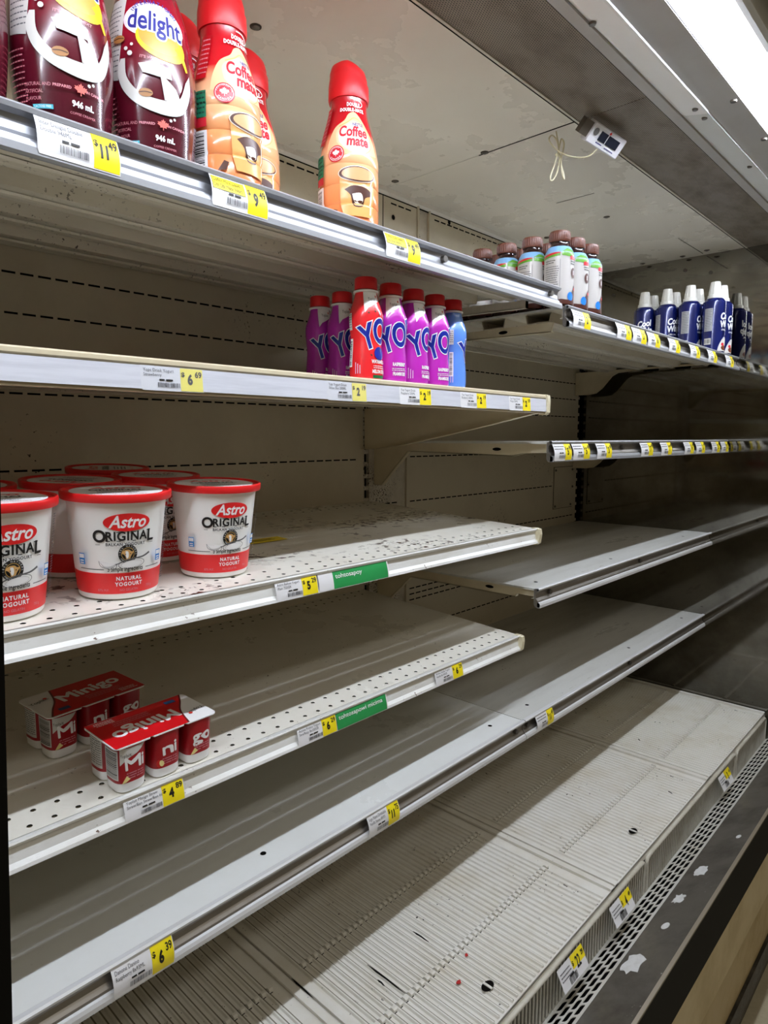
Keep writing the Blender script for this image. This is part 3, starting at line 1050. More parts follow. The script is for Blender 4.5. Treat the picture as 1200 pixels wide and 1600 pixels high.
def basket(i, xa, xb):
    s = thing('basket_rack', '', 'rack', (xa, YF, ZB), group='ribbed bottom racks')
    W_ = xb - xa
    D_ = YR - YF
    mb = MB()
    mb.box(0.001, W_ - 0.001, 0.0, D_, -0.006, -0.0035, BASK)
    mb.box(0.001, W_ - 0.001, 0.0, 0.0015, -0.018, -0.0008, BASK)
    # rounded rims at both ends of the rack
    for a in (0.002, W_ - 0.016):
        mb.prism([(0.0, -0.004), (0.0, 0.001), (0.004, 0.0022), (D_ - 0.004, 0.0022), (D_, 0.0)], a, a + 0.013, BASK)
    pitch = 0.0132
    n = int((W_ - 0.05) / pitch)
    x = 0.026
    for k in range(n):
        xc = x + k * pitch
        vs_ = [(xc - 0.0026, 0.004, -0.0036), (xc - 0.0012, 0.004, 0.0), (xc + 0.0012, 0.004, 0.0), (xc + 0.0026, 0.004, -0.0036),
               (xc - 0.0026, D_, -0.0036), (xc - 0.0012, D_, 0.0), (xc + 0.0012, D_, 0.0), (xc + 0.0026, D_, -0.0036)]
        mb.add(vs_, [(0, 1, 5, 4), (1, 2, 6, 5), (2, 3, 7, 6), (0, 1, 2, 3), (4, 5, 6, 7)], BASK)
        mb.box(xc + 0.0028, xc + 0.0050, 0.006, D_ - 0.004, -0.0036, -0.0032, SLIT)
    mb.build('ribbed_floor', s)
    for row, yy in enumerate((0.614, 0.782, 0.948)):
        mb = MB()
        for k in range(n):
            xc = x + (k + 0.5) * pitch
            y0 = yy - YF
            mb.box(xc - 0.0045, xc + 0.0025, y0 - 0.006, y0 + 0.006, -0.0034, -0.0028, BLACK)
            mb.prism([(y0 - 0.005, -0.0036), (y0 - 0.005, 0.0010), (y0 - 0.002, 0.0026), (y0 + 0.003, 0.0022), (y0 + 0.005, -0.0036)], xc - 0.0030, xc + 0.0040, BASK)
        mb.build('tab_row', s)
    for (px, py) in (((W_ * 0.36, 0.048),) if i < 4 else ()):
        mb = MB()
        mb.add([(px + a, py + b, 0.0006) for a, b in ell(0.013, 0.0085, 16)], [tuple(range(16))], BLACK)
        mb.box(px - 0.0022, px + 0.0022, py - 0.0085, py + 0.0085, 0.0006, 0.0018, BASK)
        mb.build('finger_hole', s)
    return s


labs = ['ribbed white bottom rack hidden at the far left end', 'ribbed white bottom rack at the left end of the deck', 'ribbed white bottom rack at the lower left, under the $11.75 tag',
        'ribbed white bottom rack in the middle, behind the $22 and $4 tags', 'ribbed white bottom rack touching the steel end wall']
for i in range(1, 5):
    b = basket(i, seams[i], seams[i + 1])
    b['label'] = labs[i]

# dirt marks on the racks: black scuffs and red dried drops
for i, (x, y, a, L, kind) in enumerate([(0.710, 0.660, 1.57, 0.085, 0), (0.699, 0.660, 1.5, 0.018, 0), (0.818, 0.677, 1.57, 0.036, 0), (0.597, 0.762, 1.57, 0.080, 0), (0.606, 0.745, 1.55, 0.055, 0), (0.785, 0.570, 0, 0.009, 1),
                                        (0.839, 0.594, 0.5, 0.007, 1), (1.60, 0.53, 1.2, 0.014, 0), (1.83, 0.70, 0.8, 0.012, 0)]):
    m_ = MB()
    if kind:
        pts = [(L / 2 * (1 + 0.25 * math.sin(3 * g)) * math.cos(g), L / 2.6 * math.sin(g)) for g in [2 * PI * k / 12 for k in range(12)]]
    else:
        pts = [(-L / 2, 0.0), (-L / 4, 0.0013), (0, 0.0008), (L / 4, 0.0018), (L / 2, 0.0002), (L / 4, -0.0012), (0, -0.0016), (-L / 4, -0.0008)]
    pts = rot2(pts, a)
    for lo in (0,):
        m_.add([(p[0], p[1], 0.0008) for p in pts] + [(p[0], p[1], 0.0) for p in pts], [tuple(range(len(pts)))] + [(k, (k + 1) % len(pts), len(pts) + (k + 1) % len(pts), len(pts) + k) for k in range(len(pts))],
               mat('dried_red_drop', (176, 30, 24), 0.6) if kind else BLACK)
    o = m_.build('red_stain' if kind else 'scuff_mark')
    o.location = (x, y, ZB + 0.0002)
    desc = ['long black scuff on the lower left rack', 'short black scuff beside the long one on the lower left rack', 'thin black scuff near the second tab row', 'black split at the seam of the two left racks, left one of a pair',
            'black split at the seam of the two left racks, right one of a pair', 'round red dried drop on the lower rack near its front', 'small red dried fleck beside the tab row', 'black chip near the front of the middle rack',
            'black chip on the far rack beside the seam'][i]
    tag(o, desc, 'stain', 'marks on the racks')

# front fences, one per section
fx = [0.115, 0.715, 1.322, 1.968, 2.296]
flabs = ['white slatted fence section at the near end of the deck front', 'white slatted fence section carrying the $22 and $4 tags', 'white slatted fence section in the middle, carrying a small $3 tag', 'white slatted fence section reaching the steel end wall']
for i in range(4):
    a, b = fx[i], fx[i + 1]
    s = thing('front_fence', flabs[i], 'fence', (a, 0.480, 0.436), group='fence sections along the deck front')
    W_ = b - a - 0.006
    H = 0.082
    mb = MB()
    R_ = 0.014
    path = [(0.004, 0, 0), (0.004, 0, H - R_)] + [(0.004 + R_ - R_ * math.cos(g), 0, H - R_ + R_ * math.sin(g)) for g in [PI / 2 * k / 5 for k in range(1, 6)]]
    path += [(W_ - 0.004 - R_ + R_ * math.sin(g), 0, H - R_ + R_ * math.cos(g)) for g in [PI / 2 * k / 5 for k in range(0, 6)]] + [(W_ - 0.004, 0, 0)]
    mb.tube(path, 0.0042, FENCE, 10)
    mb.build('frame_rod', s)
    mb = MB()
    x = 0.012
    while x < W_ - 0.010:
        mb.box(x, x + 0.0052, -0.0012, 0.0012, 0.0, H - 0.004, FENCE)
        x += 0.0112
    mb.box(0.006, W_ - 0.006, -0.002, 0.002, 0.0, 0.004, FENCE)
    mb.build('slats', s)


def fence_tag(x0, w_, dollars, cents, label, ang=0.35, z=0.522, h_=0.036):
    pr = Print(lambda x, y, lf: (x, -lf, y), step=0)
    pr.poly([(0, 0), (w_, 0), (w_, -h_), (0, -h_)], PAPER, lift=0.0)
    root = pr.build('price_tag')
    root.location = (x0, 0.470, z)
    root.rotation_euler = (math.radians(-28), 0, 0)
    tag(root, label, 'price tag', 'price tags clipped on the front fence')
    pr = Print(lambda x, y, lf: (x, -lf, y), step=0)
    pr.poly([(w_ * 0.5, 0), (w_, 0), (w_, -h_ * 0.55), (w_ * 0.5, -h_ * 0.55)], TAGY, lift=0.0004)
    pr.build('yellow_panel', root)
    pr = Print(lambda x, y, lf: (x, -lf, y), step=0)
    pr.k = 8
    pr.text('$', 0.010, INK, w_ * 0.53, -0.012, bold=0.0002)
    pr.text(dollars, 0.024, INK, w_ * 0.72, -0.016, bold=0.0006, sx=0.6)
    pr.text(cents, 0.010, INK, w_ * 0.92, -0.010, bold=0.0003, sx=0.8)
    pr.lines(0.004, -0.010, w_ * 0.42, 3, 0.0055, 0.0018, INKG)
    pr.build('printed_text', root)
    pr = Print(lambda x, y, lf: (x, -lf, y), step=0)
    pr.k = 8
    pr.poly(rect(0.014, 0.0035, w_ * 0.4, -h_ * 0.62), INK)
    pr.bars(w_ * 0.28, -h_ * 0.93, 0.026, 0.011, INK, 16)
    pr.build('barcode', root)


fence_tag(0.920, 0.085, '22', '29', 'price tag reading $22 on the near fence section')
fence_tag(1.120, 0.085, '4', '49', 'price tag reading $4 on the near fence section beside its right end post')
fence_tag(1.770, 0.085, '3', '49', 'price tag reading $3 on the middle fence section')

# slotted return-air grille, sloping up towards the aisle, with real slots
gr = thing('return_air_grille', 'white sloping grille with staggered rectangular slots along the deck front', 'air grille', (0.0, 0.476, 0.444))
ga = math.atan2(0.047, 0.062)
mb = MB()
gw, gp = 0.074, 0.031
rowh = gw / 4.6


def gpt(x, s_, d=0.0):
    return (x, -s_ * math.cos(ga) - d * math.sin(ga), s_ * math.sin(ga) - d * math.cos(ga))


def slotcell(mb, cx, sc_, hx, hs, rx, rs):
    c = 0.0026
    o_ = [(cx - hx, sc_ - hs), (cx, sc_ - hs), (cx + hx, sc_ - hs), (cx + hx, sc_), (cx + hx, sc_ + hs), (cx, sc_ + hs), (cx - hx, sc_ + hs), (cx - hx, sc_)]
    inn = [(cx - rx, sc_ - rs + c), (cx - rx + c, sc_ - rs), (cx + rx - c, sc_ - rs), (cx + rx, sc_ - rs + c), (cx + rx, sc_ + rs - c), (cx + rx - c, sc_ + rs), (cx - rx + c, sc_ + rs), (cx - rx, sc_ + rs - c)]
    v = [gpt(*p) for p in o_ + inn]
    fs = [(0, 1, 10, 9), (0, 9, 8), (1, 2, 10), (2, 11, 10), (2, 3, 12, 11), (3, 4, 12), (4, 13, 12), (4, 5, 14, 13), (5, 6, 14), (6, 15, 14), (6, 7, 8, 15), (7, 0, 8)]
    mb.add(v, fs, BASK)
    vi = [gpt(*p) for p in inn] + [gpt(p[0], p[1], 0.0012) for p in inn]
    mb.add(vi, [(j, (j + 1) % 8, 8 + (j + 1) % 8, 8 + j) for j in range(8)], FENCE)


xA, xB = 0.30, 2.296
for r in range(4):
    sc0 = 0.004 + rowh * (r + 0.5)
    sh = (r % 2) * gp / 2
    n = int((xB - xA - sh) / gp)
    if sh:
        mb.face([gpt(xA, sc0 - rowh / 2), gpt(xA + sh, sc0 - rowh / 2), gpt(xA + sh, sc0 + rowh / 2), gpt(xA, sc0 + rowh / 2)], BASK)
    for k in range(n):
        slotcell(mb, xA + sh + gp * (k + .5), sc0, gp / 2, rowh / 2, gp / 2 - 0.0026, rowh / 2 - 0.0020)
    xe = xA + sh + n * gp
    mb.face([gpt(xe, sc0 - rowh / 2), gpt(xB, sc0 - rowh / 2), gpt(xB, sc0 + rowh / 2), gpt(xe, sc0 + rowh / 2)], BASK)
mb.face([gpt(xA, -0.002), gpt(xB, -0.002), gpt(xB, 0.004), gpt(xA, 0.004)], BASK)
mb.face([gpt(xA, 0.004 + rowh * 4), gpt(xB, 0.004 + rowh * 4), gpt(xB, gw + 0.001), gpt(xA, gw + 0.001)], BASK)
mb.build('slotted_plate', gr)

# steel nose, bumper and lower front
yg, zg = 0.476 - gw * math.cos(ga), 0.444 + gw * math.sin(ga)
cf = thing('case_front', 'dark worn steel nose above a black bumper and beige lower front of the case', 'refrigerated case front', (0, 0, 0))
mb = MB()
mb.prism([(yg + 0.001, zg - 0.001), (0.334, 0.536), (0.330, 0.534), (0.330, 0.528), (yg + 0.001, zg - 0.006)], X0, X1, DECK)
mb.build('steel_nose', cf)
mb = MB()
mb.prism([(0.3345, 0.5368), (0.3295, 0.5348), (0.3295, 0.5325), (0.334, 0.533)], X0, X1, DECKE)
mb.build('bright_edge', cf)
mb = MB()
mb.prism([(0.334, 0.526), (0.336, 0.49), (0.345, 0.47), (0.350, 0.36), (0.356, 0.36), (0.356, 0.512)], X0, X1, RUBBER)
mb.build('bumper', cf)
mb = MB()
mb.prism([(0.350, 0.362), (0.350, 0.232), (0.42, 0.232), (0.42, 0.362)], X0, X1, BEIGE)
mb.build('upper_front_panel', cf)
mb = MB()
mb.prism([(0.353, 0.232), (0.353, 0.088), (0.42, 0.088), (0.42, 0.232)], X0, X1, BEIGE2)
mb.build('kick_panel', cf)
mb = MB()
mb.prism([(0.345, 0.090), (0.343, 0.05), (0.350, 0.0), (0.42, 0.0), (0.42, 0.090)], X0, X1, worn('chipped_black_toe_strip', (22, 20, 18), 0.5, stain=(96, 88, 74), stain_amt=0.7, stain_scale=30))
mb.build('toe_strip', cf)
mb = MB()
mb.prism([(0.478, 0.405), (0.425, 0.430), (0.425, 0.405)], X0, X1, BLACK)  # black sheets added so the grille slots and fence gaps look dark
mb.box(X0, X1, 0.425, 0.60, 0.395, 0.405, BLACK)
mb.box(X0, X1, 0.492, 0.496, 0.405, 0.506, BLACK)
mb.build('dark_backing', cf)
mb = MB()
mb.box(X0, X1, 0.43, 1.14, 0.30, 0.34, BLACK)  # duct floor coloured black in place of the shade below the grille
mb.build('duct_floor', cf)
mb = MB()
mb.box(X0 - 0.03, X0, 0.38, 1.165, 0.0, 2.0, CREAM)
struct(mb.build('wall_left'))

# white paint patches on the steel nose
slope = math.atan2(0.536 - zg, yg - 0.334)
for i, (x, sy, r) in enumerate([(1.045, 0.30, 0.023), (1.165, 0.42, 0.0095), (1.265, 0.30, 0.014), (1.375, 0.36, 0.018), (1.53, 0.72, 0.007)]):
    random.seed(20 + i)
    pts = []
    for k in range(22):
        g = 2 * PI * k / 22
        rr = r * (1 if i in (1, 4) else random.uniform(0.72, 1.15)) / max(abs(math.cos(g)), abs(math.sin(g))) ** (0 if i in (1, 4) else 0.7)
        pts.append((rr * math.cos(g) * 1.15, rr * math.sin(g) * 0.8))
    m_ = MB()
    m_.add([(p[0], p[1], 0.0006) for p in pts] + [(p[0], p[1], 0.0) for p in pts], [tuple(range(22))] + [(k, (k + 1) % 22, 22 + (k + 1) % 22, 22 + k) for k in range(22)],
           worn('white_paint_residue', (226, 226, 224), 0.6, stain=(180, 178, 172), stain_amt=0.5, stain_scale=60))
    o = m_.build('paint_patch')
    y_ = yg + (0.334 - yg) * sy
    z_ = zg + (0.536 - zg) * sy
    o.location = (x, y_, z_ + 0.0003)
    o.rotation_euler = (-slope, 0, 0)
    tag(o, ['large ragged white patch on the dark steel nose, nearest one', 'small round white spot on the dark steel nose', 'torn white patch in the middle of the dark steel nose', 'squarish white patch on the dark steel nose beyond the torn one',
            'tiny white spot farthest along the dark steel nose'][i], 'paint patch', 'white patches on the steel nose')
random.seed(5)

# ------------------------------------------------------------------ creamer bottles (dark red, teardrop)
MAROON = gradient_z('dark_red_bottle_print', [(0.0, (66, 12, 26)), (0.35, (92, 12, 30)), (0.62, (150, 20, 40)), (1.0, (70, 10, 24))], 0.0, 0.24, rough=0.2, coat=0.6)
REDCAP = mat('red_plastic_cap', (205, 22, 32), 0.35)
DARKCAP = mat('dark_red_plastic_cap', (70, 12, 22), 0.35)
MILK = mat('milk_white_print', (212, 210, 204), 0.3)
YEL = mat('golden_yellow_print', (244, 196, 40), 0.3)
COFFEE = mat('coffee_tan_print', (214, 160, 70), 0.3)
BEAN = mat('roasted_bean_print', (168, 116, 62), 0.4)
BEAND = mat('dark_bean_print', (84, 48, 24), 0.4)
NAVY = mat('navy_lettering', (38, 40, 128), 0.35)
PINK = mat('pink_fine_print', (206, 130, 140), 0.4)
CYAN = mat('teal_print', (60, 170, 190), 0.4)
LABELW = mat('white_side_label', (205, 203, 198), 0.45)
PALE = mat('pale_glow_print', (228, 214, 226), 0.4)

ID_PROF = soft([(0.036, 0.0), (0.0405, 0.004), (0.0425, 0.02), (0.0455, 0.055), (0.0465, 0.085), (0.0445, 0.120), (0.0395, 0.150), (0.032, 0.178), (0.026, 0.195), (0.0245, 0.203)], 5)


def make_delight(loc, off, label):
    s = thing('creamer_bottle', label, 'bottle', loc, group='dark red creamer bottles')
    s.scale = (1, 1, 0.95)
    mb = MB()
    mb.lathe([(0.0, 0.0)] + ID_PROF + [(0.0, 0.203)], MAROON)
    mb.build('bottle_body', s)
    mb = MB()
    mb.lathe([(0.0, 0.201), (0.0268, 0.201), (0.0270, 0.226), (0.0225, 0.234), (0.0215, 0.246), (0.0, 0.247)], DARKCAP, 40)
    mb.build('cap', s)
    a0 = toward(loc[0], loc[1], off)
    pr = Print(wrapmap(ID_PROF, a0))
    # white side panel with fine print at the left
    pr.poly([(-0.062, 0.082), (-0.041, 0.078), (-0.036, 0.12), (-0.034, 0.165), (-0.060, 0.165)], LABELW)
    pr.lines(-0.060, 0.155, 0.021, 14, 0.0052, 0.0012, INKG)
    # glow with the name
    pr.poly(ell(0.035, 0.0200, 30, 0.0, 0.140), PALE)
    pr.poly(ell(0.030, 0.0155, 30, 0.0, 0.142), WHITE)
    # ellipse of coffee with a yellow swoosh
    pr.poly(ell(0.027, 0.019, 30, 0.006, 0.120, -0.25), YEL)
    pr.poly(ell(0.022, 0.0145, 30, 0.004, 0.122, -0.25), COFFEE)
    pr.geo(stroke_geo(curve2([(0.022, 0.119), (0.029, 0.110), (0.034, 0.099)], 6), 0.007, 0.003), YEL)
    pr.poly(ell(0.033, 0.0105, 30, 0.0, 0.141), WHITE)
    pr.text('delight', 0.030, WHITE, 0.0, 0.138, bold=0.0022, sx=0.74, a=-0.06)
    pr.text('delight', 0.030, NAVY, 0.0, 0.138, bold=0.0006, sx=0.74, a=-0.06)
    for k, ch in enumerate('INTERNATIONAL'):
        g = (k - 6) / 6.0
        pr.text(ch, 0.0062, NAVY, 0.027 * math.sin(g * 1.15), 0.142 + 0.0180 * math.cos(g * 1.15), a=-g * 1.0, bold=0.0001)
    pr.text("IT'S WHAT'S NEXT", 0.0040, PINK, 0.000, 0.0985, bold=0.0001, a=-0.1)
    # milk splash: a crescent with drops
    c1 = curve2([(-0.036, 0.098), (-0.040, 0.085), (-0.034, 0.066), (-0.018, 0.051), (0.006, 0.045), (0.026, 0.052), (0.036, 0.075), (0.036, 0.096)], 5)
    c2 = curve2([(0.030, 0.086), (0.022, 0.066), (0.010, 0.060), (-0.006, 0.060), (-0.020, 0.066), (-0.030, 0.080), (-0.031, 0.098)], 5)
    pr.poly(c1 + c2, MILK)
    pr.poly([(-0.018, 0.093), (-0.002, 0.096), (0.012, 0.092), (0.014, 0.082), (0.000, 0.082), (-0.014, 0.084)], MILK)
    pr.poly([(0.002, 0.086), (0.018, 0.074), (0.026, 0.058), (0.006, 0.060)], MILK)
    for px, py, r in ((-0.030, 0.108, 0.002), (-0.026, 0.103, 0.0026), (-0.024, 0.112, 0.0016), (0.012, 0.041, 0.0016), (0.016, 0.043, 0.0014)):
        pr.poly(ell(r, r, 10, px, py), MILK)
    for px, py in ((-0.012, 0.064), (-0.038, 0.118)):
        pr.poly(ell(0.0068, 0.0042, 16, px, py), BEAN)
        pr.geo(stroke_geo(curve2([(px - 0.006, py), (px, py + 0.0008), (px + 0.006, py)], 4), 0.0011), BEAND)
    # small print
    for k, t in enumerate(('NATURAL AND', 'ARTIFICIAL', 'FLAVOUR')):
        pr.text(t, 0.0044, PINK, -0.046, 0.034 - 0.0062 * k, align='LEFT', sx=0.8)
    pr.poly(rect(0.019, 0.0040, -0.030, 0.0145), CYAN)
    pr.text('LACTOSE FREE', 0.0030, WHITE, -0.030, 0.0145, sx=0.8)
    pr.text('PREPARED', 0.0034, PINK, -0.012, 0.034, bold=0.0001)
    pr.text('IN CANADA', 0.0034, PINK, 0.018, 0.034, bold=0.0001)
    pr.poly(LEAF, mat('coral_leaf_print', (228, 110, 100), 0.4), 0.004, 0.034, s=0.0062)
    pr.text('946 mL', 0.0078, WHITE, 0.006, 0.0205, bold=0.0003, sx=0.85)
    pr.text('COFFEE CREAMER', 0.0030, PINK, 0.006, 0.012)
    pr.lines(-0.062, 0.064, 0.019, 11, 0.0050, 0.0011, PINK)
    pr.build('label_print', s)
    return s


Z1 = 1.6862
make_delight((0.283, 0.692, Z1), 14, 'dark red creamer bottle above the $11.49 tag, its name cut by the view')
make_delight((0.379, 0.698, Z1), 8, 'dark red creamer bottle right of its twin, with the whole word delight in view')
make_delight((0.187, 0.692, Z1), 10, 'dark red creamer bottle barely in view at the left edge')

# ------------------------------------------------------------------ creamer bottles (orange and red)
ORANGE = gradient_z('peach_orange_bottle_print', [(0.0, (222, 122, 66)), (0.30, (238, 156, 98)), (0.55, (244, 194, 146)), (0.66, (236, 150, 110)), (0.72, (196, 26, 34)), (1.0, (186, 18, 30))], 0.0, 0.188, rough=0.22, coat=0.6)
PEACH = mat('peach_dome_print', (248, 218, 176), 0.3)
PEACH2 = mat('golden_swirl_print', (236, 178, 104), 0.3)
CREAMW = mat('cream_white_print', (250, 240, 226), 0.3)
CRED = mat('crimson_lettering', (205, 32, 48), 0.35)
BROWN = mat('dark_coffee_print', (74, 36, 22), 0.3)
CAPR = mat('bright_red_cap', (222, 28, 34), 0.38)
TEAL = mat('green_recycle_print', (18, 118, 84), 0.4)
CM_PROF = [(0.0385, 0.0), (0.0412, 0.003), (0.0415, 0.030), (0.0402, 0.032), (0.0415, 0.034), (0.0415, 0.058), (0.0402, 0.060), (0.0415, 0.062), (0.0415, 0.086), (0.0405, 0.088), (0.0415, 0.090), (0.0412, 0.100)] + \
    soft([(0.0408, 0.104), (0.0385, 0.118), (0.0345, 0.136), (0.0295, 0.154), (0.0262, 0.168), (0.0252, 0.178), (0.0256, 0.188)], 4)


def make_mate(loc, off, label):
    s = thing('creamer_bottle', label, 'bottle', loc, group='orange and red creamer bottles')
    s.scale = (1, 1, 0.937)
    mb = MB()
    mb.lathe([(0.0, 0.0)] + CM_PROF + [(0.0, 0.188)], ORANGE)
    mb.build('bottle_body', s)
    mb = MB()
    mb.lathe([(0.0, 0.186), (0.0272, 0.186), (0.0282, 0.190), (0.0278, 0.208), (0.0262, 0.218), (0.0258, 0.222), (0.0258, 0.226), (0.0235, 0.234), (0.0170, 0.239), (0.0, 0.240)], CAPR, 44)
    o = mb.build('cap', s)
    # the lid slopes down on the right-hand side
    aa = toward(loc[0], loc[1], off + 80)
    for v in o.data.vertices:
        if v.co.z > 0.216:
            q = (v.co.x * math.cos(aa) + v.co.y * math.sin(aa)) / 0.028
            v.co.z -= max(0.0, q) * 0.010
    a0 = toward(loc[0], loc[1], off)
    pr = Print(wrapmap(CM_PROF, a0))
    dome = curve2([(-0.040, 0.104), (-0.038, 0.122), (-0.030, 0.140), (-0.014, 0.150), (-0.006, 0.160), (0.006, 0.163), (0.016, 0.156), (0.026, 0.142), (0.036, 0.124), (0.040, 0.104)], 5)
    pr.poly(dome + [(0.0, 0.098)], mat('peach_field_print', (246, 202, 152), 0.3))
    blob = curve2([(-0.024, 0.118), (-0.026, 0.134), (-0.014, 0.144), (0.002, 0.150), (0.016, 0.144), (0.028, 0.128), (0.028, 0.112), (0.014, 0.102), (-0.010, 0.106), (-0.024, 0.118)], 5)
    pr.poly(blob, PEACH)
    pr.poly(blob, CREAMW, x=0.001, y=0.014, s=0.88)
    pr.geo(stroke_geo(curve2([(-0.022, 0.141), (-0.008, 0.147), (0.004, 0.154), (0.018, 0.148), (0.030, 0.130), (0.028, 0.112), (0.014, 0.100)], 6), 0.0018, 0.0008), PEACH2)
    pr.text('NESTLE', 0.0062, NAVY, 0.010, 0.1440, bold=0.0002, sx=0.9)
    pr.text('Coffee', 0.0215, CRED, 0.001, 0.1325, bold=0.0007, sx=0.78, shear=0.12)
    pr.text('mate', 0.0205, CRED, 0.007, 0.1185, bold=0.0008, sx=0.80, shear=0.12)
    # seal
    pr.poly(ell(0.0118, 0.0118, 26, -0.024, 0.101), CRED)
    pr.geo(ring_geo(0.0102, 0.0102, 0.0006), WHITE, -0.024, 0.101)
    pr.poly(LEAF, WHITE, -0.024, 0.1015, s=0.0058)
    for k, ch in enumerate('PREPARED IN'):
        g = PI * (0.92 - 0.84 * k / 10.0)
        pr.text(ch, 0.0030, WHITE, -0.024 + 0.0086 * math.cos(g), 0.101 + 0.0086 * math.sin(g), a=g - PI / 2)
    for k, ch in enumerate('CANADA'):
        g = PI * (1.22 + 0.56 * k / 5.0)
        pr.text(ch, 0.0034, WHITE, -0.024 + 0.0082 * math.cos(g), 0.101 + 0.0082 * math.sin(g), a=g + PI / 2, bold=0.0001)
    # neck lettering and ribbon
    pr.text('DOUBLE', 0.0072, WHITE, 0.004, 0.1735, bold=0.0003, sx=0.9, space=1.15)
    pr.text('DOUBLE-MATE', 0.0070, WHITE, 0.001, 0.1655, bold=0.0003, sx=0.92, space=1.15)
    pr.geo(stroke_geo(curve2([(0.000, 0.1815), (0.014, 0.181), (0.024, 0.176), (0.018, 0.171), (0.006, 0.1705)], 6), 0.0012), WHITE)
    # glass mug
    pr.poly([(-0.019, 0.072), (-0.017, 0.030), (-0.013, 0.014), (0.026, 0.014), (0.029, 0.030), (0.031, 0.072)], mat('mug_tan_print', (226, 168, 100), 0.25))
    pr.poly(ell(0.025, 0.0105, 28, 0.006, 0.072), BROWN)
    pr.poly(ell(0.0225, 0.0088, 28, 0.007, 0.0725), mat('mug_foam_print', (218, 168, 116), 0.25))
    pr.poly(curve2([(-0.012, 0.050), (0.000, 0.056), (0.018, 0.054), (0.027, 0.046), (0.016, 0.040), (0.012, 0.028), (0.000, 0.028), (-0.004, 0.042), (-0.012, 0.050)], 4), BROWN)
    pr.poly(curve2([(-0.002, 0.044), (0.010, 0.046), (0.012, 0.034), (0.002, 0.032), (-0.002, 0.044)], 4), CREAMW)
    pr.geo(stroke_geo([(0.026, 0.066), (0.024, 0.018)], 0.0022), CREAMW)
    pr.geo(ring_geo(0.026, 0.0112, 0.0008), CREAMW, 0.006, 0.072)
    pr.poly([(-0.033, 0.012), (-0.026, 0.024), (-0.021, 0.022), (-0.024, 0.013)], BROWN)
    # left side panels
    pr.poly([(-0.060, 0.118), (-0.045, 0.118), (-0.042, 0.172), (-0.060, 0.172)], mat('deep_red_panel_print', (178, 14, 26), 0.35))
    pr.lines(-0.058, 0.166, 0.014, 8, 0.0060, 0.0016, PINK)
    pr.poly(rect(0.017, 0.030, -0.0525, 0.088), TEAL)
    pr.lines(-0.060, 0.099, 0.015, 5, 0.0055, 0.0020, mat('dark_green_text', (6, 54, 38), 0.5))
    pr.poly(rect(0.017, 0.010, -0.0525, 0.067), CRED)
    pr.poly(rect(0.018, 0.044, -0.0525, 0.036), WHITE)
    vs_, fs = [], []
    y = 0.016
    while y < 0.055:
        t = random.choice((0.0006, 0.001, 0.0016))
        q = len(vs_)
        vs_ += [(-0.0600, y), (-0.0470, y), (-0.0470, y + t), (-0.0600, y + t)]
        fs.append((q, q + 1, q + 2, q + 3))
        y += t + random.choice((0.0007, 0.0012))
    pr.geo((vs_, fs), INK)
    pr.text('946 ml', 0.0046, BROWN, -0.022, 0.0065)
    pr.build('label_print', s)
    return s


make_mate((0.676, 0.700, Z1), 8, 'orange and red creamer bottle standing alone on the top shelf')
make_mate((0.468, 0.694, Z1), 34, 'orange and red creamer bottle at the front left, its bar code side showing')
make_mate((0.466, 0.783, Z1 + 0.003), 20, 'orange creamer bottle behind, only its red cap showing between two front bottles')
make_mate((0.566, 0.783, Z1 + 0.003), 10, 'orange and red creamer bottle tucked behind the front orange one, right side showing')

# ------------------------------------------------------------------ yogurt drinks
YB_ = mat('royal_blue_lettering', (22, 40, 150), 0.3)
YP_PROF = soft([(0.0215, 0.0), (0.0238, 0.002), (0.0245, 0.010), (0.0243, 0.026), (0.0228, 0.046), (0.0224, 0.056), (0.0238, 0.072), (0.0248, 0.086), (0.0240, 0.096), (0.0205, 0.107), (0.0170, 0.118), (0.0158, 0.124)], 4)


